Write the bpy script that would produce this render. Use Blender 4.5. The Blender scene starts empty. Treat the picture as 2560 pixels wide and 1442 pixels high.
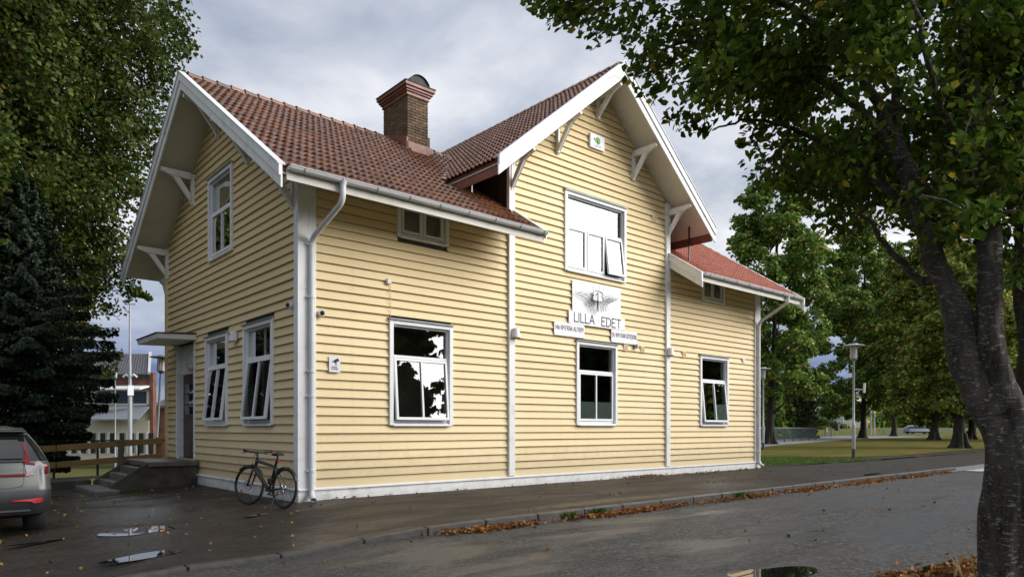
import bpy, bmesh, math, random
import numpy as np
from mathutils import Vector, Matrix
R = math.radians
rnd = random.Random(7)
sc = bpy.context.scene
COL = sc.collection

# ------------------------------------------------------------------ camera
FPX, CXP, HOR = 1738.0, 1280.0, 1070.0            # focal length, centre and horizon in photo pixels
CS, SN = 0.65940, 0.75180
_n = math.hypot(CS, SN); CS /= _n; SN /= _n
CAM = np.array([-5.412, -12.006, 1.32])
cd = bpy.data.cameras.new('camera')
cd.sensor_width = 36.0; cd.lens = FPX / 2560 * 36.0
cd.shift_y = (HOR - 721) / 2560.0
cd.clip_start = 0.05; cd.clip_end = 6000
camo = bpy.data.objects.new('camera', cd); COL.objects.link(camo)
camo.location = CAM.tolist()
camo.rotation_euler = (R(90), 0, -math.atan2(CS, SN))
sc.camera = camo

# ------------------------------------------------------------------ world, sun, exposure
SUN_AZ = (0.68, -0.73)        # horizontal direction towards the sun
SUN_EL = R(27)
w = bpy.data.worlds.new('World'); sc.world = w; w.use_nodes = True
nt = w.node_tree; nt.nodes.clear()
def WN(t, **kw):
    n = nt.nodes.new(t)
    for k, v in kw.items(): setattr(n, k, v)
    return n
L = nt.links.new
tc = WN('ShaderNodeTexCoord')
sep = WN('ShaderNodeSeparateXYZ'); L(tc.outputs['Generated'], sep.inputs[0])
zz = WN('ShaderNodeMath', operation='MAXIMUM'); zz.inputs[1].default_value = 0.0; L(sep.outputs[2], zz.inputs[0])
za = WN('ShaderNodeMath', operation='ADD'); za.inputs[1].default_value = 0.22; L(zz.outputs[0], za.inputs[0])
dv = WN('ShaderNodeVectorMath', operation='DIVIDE')
cmb = WN('ShaderNodeCombineXYZ')
for i in range(3): L(za.outputs[0], cmb.inputs[i])
L(tc.outputs['Generated'], dv.inputs[0]); L(cmb.outputs[0], dv.inputs[1])
def wnoise(scale, detail, rough, off, dist=0.0):
    mp = WN('ShaderNodeMapping'); mp.inputs['Location'].default_value = off
    mp.inputs['Scale'].default_value = (1, 1, 0.35)
    L(dv.outputs[0], mp.inputs[0])
    n = WN('ShaderNodeTexNoise'); n.inputs['Scale'].default_value = scale
    n.inputs['Detail'].default_value = detail; n.inputs['Roughness'].default_value = rough
    n.inputs['Distortion'].default_value = dist
    L(mp.outputs[0], n.inputs['Vector']); return n
def wramp(src, stops):
    r = WN('ShaderNodeValToRGB'); e = r.color_ramp.elements
    while len(e) < len(stops): e.new(0.5)
    for x, (p, c) in zip(e, stops): x.position = p; x.color = (*c, 1)
    L(src, r.inputs[0]); return r
def wmix(f, a, b, bt='MIX', fv=None):
    m = WN('ShaderNodeMix'); m.data_type = 'RGBA'; m.blend_type = bt
    if f is not None: L(f, m.inputs[0])
    else: m.inputs[0].default_value = fv
    L(a, m.inputs[6]); L(b, m.inputs[7]); return m.outputs[2]
# height of the cloud deck: slate blue low down, pale band, greyer blue overhead
grad = wramp(sep.outputs[2], [(0.0, (.19, .25, .42)), (.085, (.24, .30, .47)), (.16, (.55, .60, .69)), (.26, (.68, .715, .775)), (.45, (.56, .60, .68)), (.8, (.52, .56, .64))])
n1 = wnoise(1.25, 7, .52, (3.1, 1.7, 0.4), .2)
n2 = wnoise(2.3, 7, .52, (8.3, 2.2, 5.1), .25)
bright = wramp(n1.outputs[0], [(.45, (0, 0, 0)), (.62, (1, 1, 1))])
dark = wramp(n2.outputs[0], [(.37, (.66, .71, .80)), (.60, (1.12, 1.11, 1.10))])
white = WN('ShaderNodeRGB'); white.outputs[0].default_value = (.88, .89, .92, 1)
lowmask = wramp(sep.outputs[2], [(.10, (.12, .12, .12)), (.22, (.85, .85, .85))])
bm = wmix(None, bright.outputs[0], lowmask.outputs[0], 'MULTIPLY', 1.0)
c1 = wmix(bm, grad.outputs[0], white.outputs[0])
c2 = wmix(None, c1, dark.outputs[0], 'MULTIPLY', 1.0)
sky = WN('ShaderNodeTexSky'); sky.sky_type = 'NISHITA'; sky.sun_disc = False
sky.sun_elevation = SUN_EL; sky.sun_rotation = math.atan2(SUN_AZ[0], SUN_AZ[1])
skb = WN('ShaderNodeMix'); skb.data_type = 'RGBA'; skb.blend_type = 'MULTIPLY'; skb.inputs[0].default_value = 1
L(sky.outputs[0], skb.inputs[6]); skb.inputs[7].default_value = (.09, .09, .09, 1)
n3 = wnoise(1.6, 6, .55, (1.2, 7.7, 2.2), .3)
gap = wramp(n3.outputs[0], [(.60, (0, 0, 0)), (.75, (.5, .5, .5))])
c3 = wmix(gap.outputs[0], c2, skb.outputs[2])
bg = WN('ShaderNodeBackground'); bg.inputs[1].default_value = 1.06; L(c3, bg.inputs[0])
wo = WN('ShaderNodeOutputWorld'); L(bg.outputs[0], wo.inputs[0])

sl = bpy.data.lights.new('sun', 'SUN'); sl.energy = 4.9; sl.angle = R(50); sl.color = (1.0, .97, .92)
so = bpy.data.objects.new('sun', sl); COL.objects.link(so)
sd = Vector((SUN_AZ[0]*math.cos(SUN_EL), SUN_AZ[1]*math.cos(SUN_EL), math.sin(SUN_EL)))
so.rotation_euler = sd.to_track_quat('Z', 'Y').to_euler(); so.location = (20, -30, 40)
vs = sc.view_settings
vs.view_transform = 'Standard'; vs.look = 'None'; vs.exposure = 0.0; vs.gamma = 1.0
try: vs.use_curve_mapping = False
except Exception: pass
sc.cycles.max_bounces = 6; sc.cycles.transparent_max_bounces = 12
sc.cycles.diffuse_bounces = 3; sc.cycles.glossy_bounces = 3; sc.cycles.transmission_bounces = 4
sc.cycles.caustics_reflective = False; sc.cycles.caustics_refractive = False
sc.cycles.sample_clamp_indirect = 4.0

# ------------------------------------------------------------------ photo pixel -> place
def ray(u, v):
    r = (u - CXP) / FPX
    return np.array([r*SN + CS, -r*CS + SN, (HOR - v) / FPX])
def at(u, v, d): return CAM + ray(u, v) * d
def hit(u, v, ax, val):
    d = ray(u, v); return CAM + d * ((val - CAM[ax]) / d[ax])
def gp(u, v, z=0.0): return hit(u, v, 2, z)
def sstep(a, b, x):
    t = min(1, max(0, (x - a) / (b - a))); return t*t*(3 - 2*t)
def lerp_table(tab, x):
    if x <= tab[0][0]: return tab[0][1]
    for (a, p), (b, q) in zip(tab, tab[1:]):
        if x <= b: return p + (q - p) * (x - a) / (b - a)
    return tab[-1][1]
ZP = [(-30, -.60), (-12, -.42), (-7, -.33), (-5, -.25), (-4, -.19), (-3.4, -.14), (-2.2, -.135), (0, -.012), (.5, 0), (60, 0)]
def zp(x): return lerp_table(ZP, x)                          # pavement and yard level
def zr(x): return zp(x) - .015 - .095 * sstep(-1.4, .9, x)   # carriageway level

# ------------------------------------------------------------------ helpers
def obj(name, me, parent=None, mat=None):
    o = bpy.data.objects.new(name, me); COL.objects.link(o)
    if parent is not None: o.parent = parent
    if mat is not None and me is not None and not me.materials: me.materials.append(mat)
    return o
def thing(name, label, cat, loc=(0, 0, 0), rz=0.0, group=None):
    o = bpy.data.objects.new(name, None); COL.objects.link(o)
    o.empty_display_size = .2
    o.location = [float(q) for q in loc]; o.rotation_euler = (0, 0, rz)
    o['label'] = label; o['category'] = cat
    if group: o['group'] = group
    return o
def tag(o, label=None, cat=None, group=None, kind=None):
    if label: o['label'] = label
    if cat: o['category'] = cat
    if group: o['group'] = group
    if kind: o['kind'] = kind
    return o
class MB:
    def __init__(s): s.v = []; s.f = []
    def quad(s, a, b, c, d):
        i = len(s.v); s.v += [tuple(map(float, q)) for q in (a, b, c, d)]; s.f.append((i, i+1, i+2, i+3)); return s
    def poly(s, pts):
        i = len(s.v); s.v += [tuple(map(float, q)) for q in pts]; s.f.append(tuple(range(i, i+len(pts)))); return s
    def hexa(s, p):       # 8 points: bottom ring 0-3, top ring 4-7
        i = len(s.v); s.v += [tuple(map(float, q)) for q in p]
        for f in ((0, 3, 2, 1), (4, 5, 6, 7), (0, 1, 5, 4), (1, 2, 6, 5), (2, 3, 7, 6), (3, 0, 4, 7)): s.f.append(tuple(i+k for k in f))
        return s
    def box(s, x0, x1, y0, y1, z0, z1):
        return s.hexa([(x0, y0, z0), (x1, y0, z0), (x1, y1, z0), (x0, y1, z0), (x0, y0, z1), (x1, y0, z1), (x1, y1, z1), (x0, y1, z1)])
    def mbox(s, P, s0, s1, z0, z1, o0, o1):   # box in wall coordinates
        return s.hexa([P(s0, z0, o0), P(s1, z0, o0), P(s1, z0, o1), P(s0, z0, o1), P(s0, z1, o0), P(s1, z1, o0), P(s1, z1, o1), P(s0, z1, o1)])
    def bar(s, a, b, w, h, up=(0, 0, 1)):     # rectangular bar from a to b
        a = Vector(a); b = Vector(b); d = (b-a).normalized(); up = Vector(up)
        x = d.cross(up)
        if x.length < 1e-5: x = d.cross(Vector((1, 0, 0)))
        x.normalize(); y = x.cross(d).normalized()
        q = []
        for p in (a, b):
            for sx, sy in ((-1, -1), (1, -1), (1, 1), (-1, 1)): q.append(p + x*(sx*w/2) + y*(sy*h/2))
        return s.hexa(q)
    def prism(s, pts, off):                   # polygon extruded by a vector
        n = len(pts); i = len(s.v); off = Vector(off)
        s.v += [tuple(map(float, q)) for q in pts] + [tuple(Vector(q)+off) for q in pts]
        s.f.append(tuple(range(i, i+n))); s.f.append(tuple(range(i+2*n-1, i+n-1, -1)))
        for k in range(n): s.f.append((i+k, i+(k+1) % n, i+n+(k+1) % n, i+n+k))
        return s
    def tube(s, pts, rad, n=8, cap=True, close=False):
        pts = [Vector([float(c) for c in p]) for p in pts]
        m = len(pts); rads = rad if isinstance(rad, (list, tuple)) else [rad]*m
        i0 = len(s.v); x = None
        for k, p in enumerate(pts):
            if close: d = pts[(k+1) % m] - pts[k-1]
            else: d = pts[min(k+1, m-1)] - pts[max(k-1, 0)]
            if d.length < 1e-9: d = Vector((0, 0, 1))
            d.normalize()
            if x is None:
                x = d.cross(Vector((0, 0, 1)))
                if x.length < .05: x = d.cross(Vector((1, 0, 0)))
            x = (x - d*x.dot(d)).normalized(); y = d.cross(x)
            for j in range(n):
                a = 2*math.pi*j/n
                s.v.append(tuple(p + (x*math.cos(a) + y*math.sin(a))*rads[k]))
        for k in range(m if close else m-1):
            k2 = (k+1) % m
            for j in range(n):
                s.f.append((i0+k*n+j, i0+k*n+(j+1) % n, i0+k2*n+(j+1) % n, i0+k2*n+j))
        if cap and not close:
            s.f.append(tuple(i0+j for j in range(n-1, -1, -1))); s.f.append(tuple(i0+(m-1)*n+j for j in range(n)))
        return s
    def lathe(s, prof, n=16, M=None, c=(0, 0, 0)):   # profile of (r, z), axis z
        i0 = len(s.v); c = Vector(c)
        for r, z in prof:
            for j in range(n):
                a = 2*math.pi*j/n; p = Vector((r*math.cos(a), r*math.sin(a), z))
                if M is not None: p = M @ p
                s.v.append(tuple(p + c))
        for k in range(len(prof)-1):
            for j in range(n):
                s.f.append((i0+k*n+j, i0+k*n+(j+1) % n, i0+(k+1)*n+(j+1) % n, i0+(k+1)*n+j))
        if prof[0][0] > 1e-4: s.f.append(tuple(i0+j for j in range(n-1, -1, -1)))
        if prof[-1][0] > 1e-4: s.f.append(tuple(i0+(len(prof)-1)*n+j for j in range(n)))
        return s
    def mesh(s, name, smooth=False, fix=True, bevel=0):
        me = bpy.data.meshes.new(name); me.from_pydata(s.v, [], s.f); me.update()
        if fix or bevel:
            b = bmesh.new(); b.from_mesh(me)
            bmesh.ops.remove_doubles(b, verts=b.verts, dist=1e-5)
            if bevel:
                bmesh.ops.bevel(b, geom=[e for e in b.edges if len(e.link_faces) == 2 and e.calc_face_angle(0) > .6], offset=bevel, segments=1, affect='EDGES', clamp_overlap=True)
            bmesh.ops.recalc_face_normals(b, faces=b.faces); b.to_mesh(me); b.free()
        if smooth:
            me.polygons.foreach_set('use_smooth', [True]*len(me.polygons))
            try: me.set_sharp_from_angle(angle=R(40))
            except Exception: pass
        return me
    def build(s, name, mat, parent=None, smooth=False, bevel=0, fix=True):
        return obj(name, s.mesh(name, smooth, fix, bevel), parent, mat)
def np_mesh(name, V, F):
    """fast mesh from numpy arrays; F is (n, k) with k = 3 or 4"""
    me = bpy.data.meshes.new(name)
    n, k = F.shape
    me.vertices.add(len(V)); me.vertices.foreach_set('co', np.ascontiguousarray(V, dtype=np.float32).ravel())
    me.loops.add(n*k); me.loops.foreach_set('vertex_index', np.ascontiguousarray(F, dtype=np.int32).ravel())
    me.polygons.add(n); me.polygons.foreach_set('loop_start', np.arange(0, n*k, k, dtype=np.int32))
    me.update(calc_edges=True); me.validate(); return me

# ------------------------------------------------------------------ materials
class Mat:
    def __init__(s, name):
        s.m = bpy.data.materials.new(name); s.m.use_nodes = True
        s.t = s.m.node_tree; s.t.nodes.clear()
        s.out = s.N('ShaderNodeOutputMaterial'); s.b = s.N('ShaderNodeBsdfPrincipled')
        s.L(s.b.outputs[0], s.out.inputs[0])
    def N(s, t, **kw):
        n = s.t.nodes.new(t)
        for k, v in kw.items(): setattr(n, k, v)
        return n
    def L(s, a, b): s.t.links.new(a, b)
    def co(s, kind='Object', scale=(1, 1, 1), loc=(0, 0, 0)):
        if kind == 'World': src = s.N('ShaderNodeNewGeometry').outputs['Position']
        else: src = s.N('ShaderNodeTexCoord').outputs[kind]
        mp = s.N('ShaderNodeMapping'); mp.inputs['Scale'].default_value = scale; mp.inputs['Location'].default_value = loc
        s.L(src, mp.inputs[0]); return mp.outputs[0]
    def noise(s, vec, scale, detail=4, rough=.55, dist=0):
        n = s.N('ShaderNodeTexNoise'); n.inputs['Scale'].default_value = scale; n.inputs['Detail'].default_value = detail
        n.inputs['Roughness'].default_value = rough; n.inputs['Distortion'].default_value = dist
        s.L(vec, n.inputs['Vector']); return n.outputs[0]
    def ramp(s, src, stops, interp='LINEAR'):
        r = s.N('ShaderNodeValToRGB'); r.color_ramp.interpolation = interp; e = r.color_ramp.elements
        while len(e) < len(stops): e.new(.5)
        for x, (p, c) in zip(e, stops):
            x.position = p; x.color = (*c, 1) if isinstance(c, (tuple, list)) else (c, c, c, 1)
        s.L(src, r.inputs[0]); return r.outputs[0]
    def mix(s, f, a, b, bt='MIX'):
        m = s.N('ShaderNodeMix'); m.data_type = 'RGBA'; m.blend_type = bt
        for sock, v in ((m.inputs[0], f), (m.inputs[6], a), (m.inputs[7], b)):
            if hasattr(v, 'links') or hasattr(v, 'is_linked'): s.L(v, sock)
            elif isinstance(v, (tuple, list)): sock.default_value = (*v, 1)
            else: sock.default_value = v
        return m.outputs[2]
    def math(s, op, a, b=0.0, clamp=False):
        m = s.N('ShaderNodeMath', operation=op); m.use_clamp = clamp
        for k, v in ((0, a), (1, b)):
            if hasattr(v, 'is_linked'): s.L(v, m.inputs[k])
            else: m.inputs[k].default_value = v
        return m.outputs[0]
    def bump(s, h, strength, dist=.01):
        b = s.N('ShaderNodeBump'); b.inputs['Strength'].default_value = strength; b.inputs['Distance'].default_value = dist
        s.L(h, b.inputs['Height']); s.L(b.outputs[0], s.b.inputs['Normal']); return b
    def set(s, col=None, rough=None, spec=None, metal=None):
        for nm, v in (('Base Color', col), ('Roughness', rough), ('Specular IOR Level', spec), ('Metallic', metal)):
            if v is None: continue
            if hasattr(v, 'is_linked'): s.L(v, s.b.inputs[nm])
            elif isinstance(v, (tuple, list)): s.b.inputs[nm].default_value = (*v, 1)
            else: s.b.inputs[nm].default_value = v
        return s
    def rand(s): return s.N('ShaderNodeObjectInfo').outputs['Random']
    def island(s): return s.N('ShaderNodeNewGeometry').outputs['Random Per Island']
MATS = {}
def plain(name, col, rough=.5, var=.12, scale=6, spec=.5, metal=0, bump=0, bscale=60):
    if name in MATS: return MATS[name]
    m = Mat(name); v = m.co('Object')
    f = m.noise(v, scale, 5)
    lo = tuple(c*(1-var) for c in col); hi = tuple(min(1, c*(1+var)) for c in col)
    m.set(m.ramp(f, [(.3, lo), (.7, hi)]), m.ramp(f, [(.3, min(1, rough*1.12)), (.7, rough*.88)]), spec, metal)
    if bump: m.bump(m.noise(v, bscale, 3), bump, .004)
    MATS[name] = m.m; return m.m
# ------------------------------------------------------------------ surface materials
def m_siding():
    m = Mat('yellow_paint'); v = m.co('World', (1, 1, 1))
    big = m.noise(v, .35, 3); gr = m.noise(m.co('World', (1.2, 1.2, 26)), 2.2, 5); fine = m.noise(v, 9, 6, .6)
    c = m.ramp(m.rand(), [(0, (.73, .575, .318)), (.5, (.775, .618, .350)), (1, (.80, .645, .38))])
    c = m.mix(.35, c, m.ramp(big, [(.35, (.70, .545, .30)), (.65, (.80, .65, .385))]))
    c = m.mix(m.ramp(fine, [(.62, 0.0), (.78, .55)]), c, (.62, .49, .30))
    c = m.mix(m.ramp(m.noise(v, 26, 2), [(.735, 0.0), (.76, .7)]), c, (.36, .27, .15))
    zx = m.N('ShaderNodeSeparateXYZ'); m.L(m.N('ShaderNodeNewGeometry').outputs['Position'], zx.inputs[0])
    spl = m.math('ADD', zx.outputs[2], m.math('MULTIPLY', m.noise(v, 5, 5, .65), -.9))
    c = m.mix(m.ramp(spl, [(-.0, .42), (.45, 0.0)]), c, (.40, .31, .17))
    st_ = m.noise(m.co('World', (5, 5, .25)), 1.6, 4, .6)
    c = m.mix(m.ramp(st_, [(.56, 0.0), (.78, .30)]), c, (.56, .43, .24))
    m.set(c, m.ramp(gr, [(.3, .62), (.7, .48)]), .35)
    m.bump(m.math('ADD', m.math('MULTIPLY', gr, .6), m.math('MULTIPLY', fine, .5)), .22, .004); return m.m
def m_white(name='white_paint', col=(.83, .835, .83), dirt=(.40, .38, .31), amt=.6):
    m = Mat(name); v = m.co('World')
    f = m.noise(v, 3.1, 6, .62); g = m.noise(v, 34, 3)
    c = m.mix(m.ramp(f, [(.52, 0.0), (.8, amt)]), col, dirt)
    c = m.mix(m.ramp(g, [(.70, 0.0), (.75, .6)]), c, tuple(q*.5 for q in dirt))
    zx = m.N('ShaderNodeSeparateXYZ'); m.L(m.N('ShaderNodeNewGeometry').outputs['Position'], zx.inputs[0])
    spl = m.math('ADD', zx.outputs[2], m.math('MULTIPLY', m.noise(v, 6, 5, .65), -.55))
    c = m.mix(m.ramp(m.math('ADD', spl, .35), [(.0, .40), (.26, 0.0)]), c, (.26, .24, .18))
    m.set(c, .45, .4); m.bump(g, .12, .003); return m.m
def m_tile():
    m = Mat('clay_tile'); v = m.co('World')
    r = m.math('FRACT', m.math('ADD', m.rand(), m.island()))
    x = m.N('ShaderNodeSeparateXYZ'); m.L(m.N('ShaderNodeNewGeometry').outputs['Position'], x.inputs[0])
    old = m.ramp(r, [(0, (.105, .050, .030)), (.45, (.185, .082, .043)), (.8, (.27, .112, .055)), (1, (.125, .068, .048))])
    new = m.ramp(r, [(0, (.40, .135, .085)), (.5, (.46, .165, .105)), (1, (.50, .19, .125))])
    wing = m.ramp(m.math('MULTIPLY', x.outputs[0], .05), [(.50, 0.0), (.56, 1.0)])
    c = m.mix(wing, old, new)
    moss = m.noise(v, 2.3, 6, .65)
    c = m.mix(m.ramp(moss, [(.58, 0.0), (.72, .6)]), c, (.075, .062, .040))
    lich = m.noise(v, 11, 4)
    c = m.mix(m.ramp(lich, [(.64, 0.0), (.70, .6)]), c, (.36, .26, .13))
    rust = m.ramp(m.noise(v, 1.1, 3), [(.60, 0.0), (.74, .55)])
    c = m.mix(rust, c, (.33, .11, .035))
    m.set(c, m.ramp(moss, [(.3, .18), (.7, .42)]), .5)
    m.bump(m.noise(v, 70, 3), .25, .003); return m.m
def m_glass():
    m = Mat('window_glass'); t = m.N('ShaderNodeBsdfTransparent'); t.inputs[0].default_value = (.84, .88, .85, 1)
    g = m.N('ShaderNodeBsdfGlossy'); g.inputs['Roughness'].default_value = .012; g.inputs[0].default_value = (.95, .97, 1, 1)
    fr = m.N('ShaderNodeFresnel'); fr.inputs[0].default_value = 1.55
    f = m.math('ADD', m.math('MULTIPLY', fr.outputs[0], 1.3), .055, True)
    bp = m.N('ShaderNodeBump'); bp.inputs['Strength'].default_value = .02; bp.inputs['Distance'].default_value = .02
    m.L(m.noise(m.co('World'), 1.6, 2), bp.inputs['Height']); m.L(bp.outputs[0], g.inputs['Normal'])
    mx = m.N('ShaderNodeMixShader'); m.L(f, mx.inputs[0]); m.L(t.outputs[0], mx.inputs[1]); m.L(g.outputs[0], mx.inputs[2])
    m.L(mx.outputs[0], m.out.inputs[0]); return m.m
def m_brick(name, a, b, c3, rough=.85):
    m = Mat(name); v = m.co('World')
    r = m.math('FRACT', m.math('ADD', m.rand(), m.island()))
    c = m.ramp(r, [(0, a), (.5, b), (1, c3)])
    c = m.mix(m.ramp(m.noise(v, 2.2, 4), [(.45, 0.0), (.68, .75)]), c, (.045, .036, .026))
    c = m.mix(m.ramp(m.noise(v, 16, 5), [(.5, 0.0), (.75, .5)]), c, tuple(q*.55 for q in a))
    m.set(c, rough); m.bump(m.noise(v, 60, 4), .5, .006); return m.m
def m_wood(name, a, b, axis=(9, 9, .8), rough=.7):
    m = Mat(name); g = m.noise(m.co('Object', axis), 3.0, 6, .6, .4)
    c = m.mix(m.ramp(m.rand(), [(0, 0.0), (1, .3)]), m.ramp(g, [(.3, a), (.7, b)]), a)
    m.set(c, rough); m.bump(g, .2, .004); return m.m
SIDING = m_siding(); WHITE = m_white(); WHITE2 = m_white('window_white', (.84, .85, .86), (.55, .54, .50), .25)
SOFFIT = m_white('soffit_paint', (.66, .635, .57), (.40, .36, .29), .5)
TILE = m_tile(); GLASS = m_glass()
BRICK = m_brick('chimney_brick', (.19, .13, .072), (.125, .085, .052), (.24, .15, .075))
MORTAR = plain('chimney_mortar', (.12, .095, .065), .95, .3, 9, bump=.4)
COPPER = plain('rust_red_sheet', (.215, .082, .060), .45, .25, 5)
DARKSHEET = plain('dark_sheet_metal', (.040, .034, .033), .7, .2, 5)
GREYSHEET = plain('grey_sheet_metal', (.36, .38, .40), .35, .1, 4, metal=.3)
GUTTER = plain('gutter_steel', (.66, .67, .68), .38, .08, 4)
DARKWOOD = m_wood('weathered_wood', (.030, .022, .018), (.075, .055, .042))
ROOM = plain('room_plaster', (.42, .37, .28), .9, .1)
DOOR = m_wood('dark_door', (.035, .014, .010), (.06, .024, .017), rough=.35)
CONC = plain('old_concrete', (.075, .066, .055), .85, .4, 3.5, bump=.6, bscale=40)
BLACK = plain('black_plastic', (.016, .016, .018), .42, .2, 12)
BLACKP = plain('black_paint', (.012, .013, .016), .4, .1)
FILM = plain('frosted_film', (.30, .38, .34), .6, .05)
CURTAIN = plain('curtain_cloth', (.42, .42, .38), .9, .15, 4)

# ------------------------------------------------------------------ the station house
HL, HW = 16.0, 8.30                      # length (along the street) and depth
RY, RZ, RS = 4.15, 9.05, .66             # main ridge and slope
CX0, CZ, CSL = 8.0, 10.35, .83           # cross gable ridge and slope
XL, XR = 5.06, 10.95                     # middle bay
OVX, OVY, CY = .82, 1.05, .875           # overhangs
house = thing('station_house', 'pale yellow clapboard wooden house with white trim and red tiled roofs beside the road', 'house')
FRONT = lambda s, z, o: (s, -o, z)
GABLE = lambda s, z, o: (-o, s, z)
def zmain(y): return RZ - RS*abs(y-RY)
def zcross(x): return CZ - CSL*abs(x-CX0)
T = .15                                  # roof build-up
PITCH = .1665; Z0 = .225
W1 = (1.84, 3.39, 1.38, 3.51); W2 = (7.20, 8.76, 1.40, 3.53); W3 = (12.57, 14.12, 1.40, 3.54)
WU = (6.79, 9.12, 5.20, 7.19); WSA = (2.02, 3.29, 5.155, 5.93); WSB = (12.66, 13.9, 5.165, 5.96)
G1 = (1.07, 2.61, 1.385, 3.475); G2 = (3.56, 5.02, 1.385, 3.46); GU = (3.26, 4.81, 5.17, 7.09); GD = (5.93, 7.33, .54, 3.47)
fopen = [W1, W2, W3, WU, WSA, WSB]; gopen = [G1, G2, GU, GD]

def backing(P, s0, s1, zb, ztop, opens, name):
    """inner wall sheet of strips with the openings left out; ztop(s) is the upper edge"""
    mb = MB(); cuts = sorted({s0, s1, *[q for o in opens for q in (o[0]+.04, o[1]-.04) if s0 < q < s1], *[q for q in (CX0, RY) if s0 < q < s1]})
    for a, b in zip(cuts, cuts[1:]):
        mid = (a+b)/2
        ops = sorted([(o[2]+.04, o[3]-.04) for o in opens if o[0] < mid < o[1]]); z = zb
        for (p, q) in ops:
            mb.quad(P(a, z, 0), P(b, z, 0), P(b, p, 0), P(a, p, 0)); z = q
        mb.quad(P(a, z, 0), P(b, z, 0), P(b, ztop(b), 0), P(a, ztop(a), 0))
    return mb.build(name, plain('building_paper', (.05, .042, .032), .9, .1), house)
wall_front = backing(FRONT, 0, HL, -.05, lambda s: (zcross(s)-T-.05 if XL-.06 <= s <= XR+.06 else zmain(0)-T-.05), fopen, 'wall')
# the bay steps up: separate strips so that the wings stay low
bpy.data.meshes.remove(wall_front.data)
mbw = MB()
def strips(P, s0, s1, zb, ztop, opens):
    cuts = sorted({s0, s1, *[q for o in opens for q in (o[0]+.04, o[1]-.04) if s0 < q < s1], *[q for q in (CX0,) if s0 < q < s1]})
    for a, b in zip(cuts, cuts[1:]):
        mid = (a+b)/2; z = zb
        for (p, q) in sorted([(o[2]+.04, o[3]-.04) for o in opens if o[0] < mid < o[1]]):
            mbw.quad(P(a, z, 0), P(b, z, 0), P(b, p, 0), P(a, p, 0)); z = q
        mbw.quad(P(a, z, 0), P(b, z, 0), P(b, ztop(b), 0), P(a, ztop(a), 0))
strips(FRONT, 0, XL, -.05, lambda s: zmain(0)-T, fopen)
strips(FRONT, XL, XR, -.05, lambda s: zcross(s)-T, fopen)
strips(FRONT, XR, HL, -.05, lambda s: zmain(0)-T, fopen)
PAPER = plain('building_paper', (.05, .042, .032), .9, .1)
wall_front = mbw.build('wall', PAPER, house)
wall_gable = backing(GABLE, 0, HW, -.05, lambda s: zmain(s)-T, gopen, 'wall')
mb = MB()   # the two walls on the far sides, plain
mb.quad((0, HW, -1.6), (HL, HW, -1.6), (HL, HW, zmain(HW)-T), (0, HW, zmain(HW)-T))
mb.quad((XL, HW+.002, 5), (XR, HW+.002, 5), (XR, HW+.002, 7.8), (XL, HW+.002, 7.8))
mb.poly([(XL, HW+.002, 7.8), (XR, HW+.002, 7.8), (CX0, HW+.002, CZ-T)])
mb.poly([(HL, 0, -.05), (HL, HW, -.05), (HL, HW, zmain(HW)-T), (HL, RY, RZ-T), (HL, 0, zmain(0)-T)])
wall_far = mb.build('wall', SIDING, house)
mb = MB().quad((.02, .02, 4.35), (HL-.02, .02, 4.35), (HL-.02, HW-.02, 4.35), (.02, HW-.02, 4.35))
mb.quad((.02, .02, .35), (HL-.02, .02, .35), (HL-.02, HW-.02, .35), (.02, HW-.02, .35))
mb.quad((.02, 1.7, .35), (HL-.02, 1.7, .35), (HL-.02, 1.7, 4.34), (.02, 1.7, 4.34))
mb.quad((1.6, .02, .36), (1.6, 1.69, .36), (1.6, 1.69, 4.33), (1.6, .02, 4.33)).quad((1.9, 1.71, .36), (1.9, HW-.03, .36), (1.9, HW-.03, 4.33), (1.9, 1.71, 4.33))
mb.build('inner_floor', ROOM, house)

nboard = 0
def board(P, parent, a0, a1, b0, b1, z0, z1):
    """one lapped board: lower edge a0..a1 proud, upper edge b0..b1 tucked in"""
    global nboard
    wob = rnd.uniform(-.003, .003); lo = .050 + rnd.uniform(-.005, .005); z0 += .008
    m = MB().hexa([P(a0, z0+wob, .0), P(a1, z0-wob, .0), P(a1, z0-wob, lo), P(a0, z0+wob, lo), P(b0, z1, .0), P(b1, z1, .0), P(b1, z1, .006), P(b0, z1, .006)])
    m.build('board', SIDING, parent, fix=True); nboard += 1
def cladding(P, parent, s0, s1, zb, left, right, opens, ztop):
    """left(z), right(z): limits of the wall at height z"""
    k = 0
    while True:
        z0 = zb + k*PITCH; z1 = z0 + PITCH; k += 1
        if z0 > ztop - .03: break
        z1c = min(z1, ztop)
        segs = [(max(s0, left(z0)), min(s1, right(z0)), max(s0, left(z1c)), min(s1, right(z1c)))]
        zm = (z0+z1c)/2
        for o in opens:
            if o[2]-.02 < zm < o[3]+.02:
                new = []
                for (a, b, c, d) in segs:
                    if o[1] <= a or o[0] >= b: new.append((a, b, c, d)); continue
                    if o[0]-a > .03: new.append((a, o[0]+.02, c, o[0]+.02))
                    if b-o[1] > .03: new.append((o[1]-.02, b, o[1]-.02, d))
                segs = new
        for (a, b, c, d) in segs:
            if b-a < .05: continue
            if d < c: c = d = (c+d)/2
            board(P, parent, a, b, c, d, z0, z1c + .004)
big = lambda z: 1e3
zt = zmain(0)-T+.02
cladding(FRONT, wall_front, .285, 4.955, Z0, lambda z: -1e3, big, fopen, zt)
cladding(FRONT, wall_front, 5.135, 10.865, Z0, lambda z: CX0-(CZ-T-z)/CSL, lambda z: CX0+(CZ-T-z)/CSL, fopen, CZ-T-.1)
cladding(FRONT, wall_front, 11.045, 15.72, Z0, lambda z: -1e3, big, fopen, zt)
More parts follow.
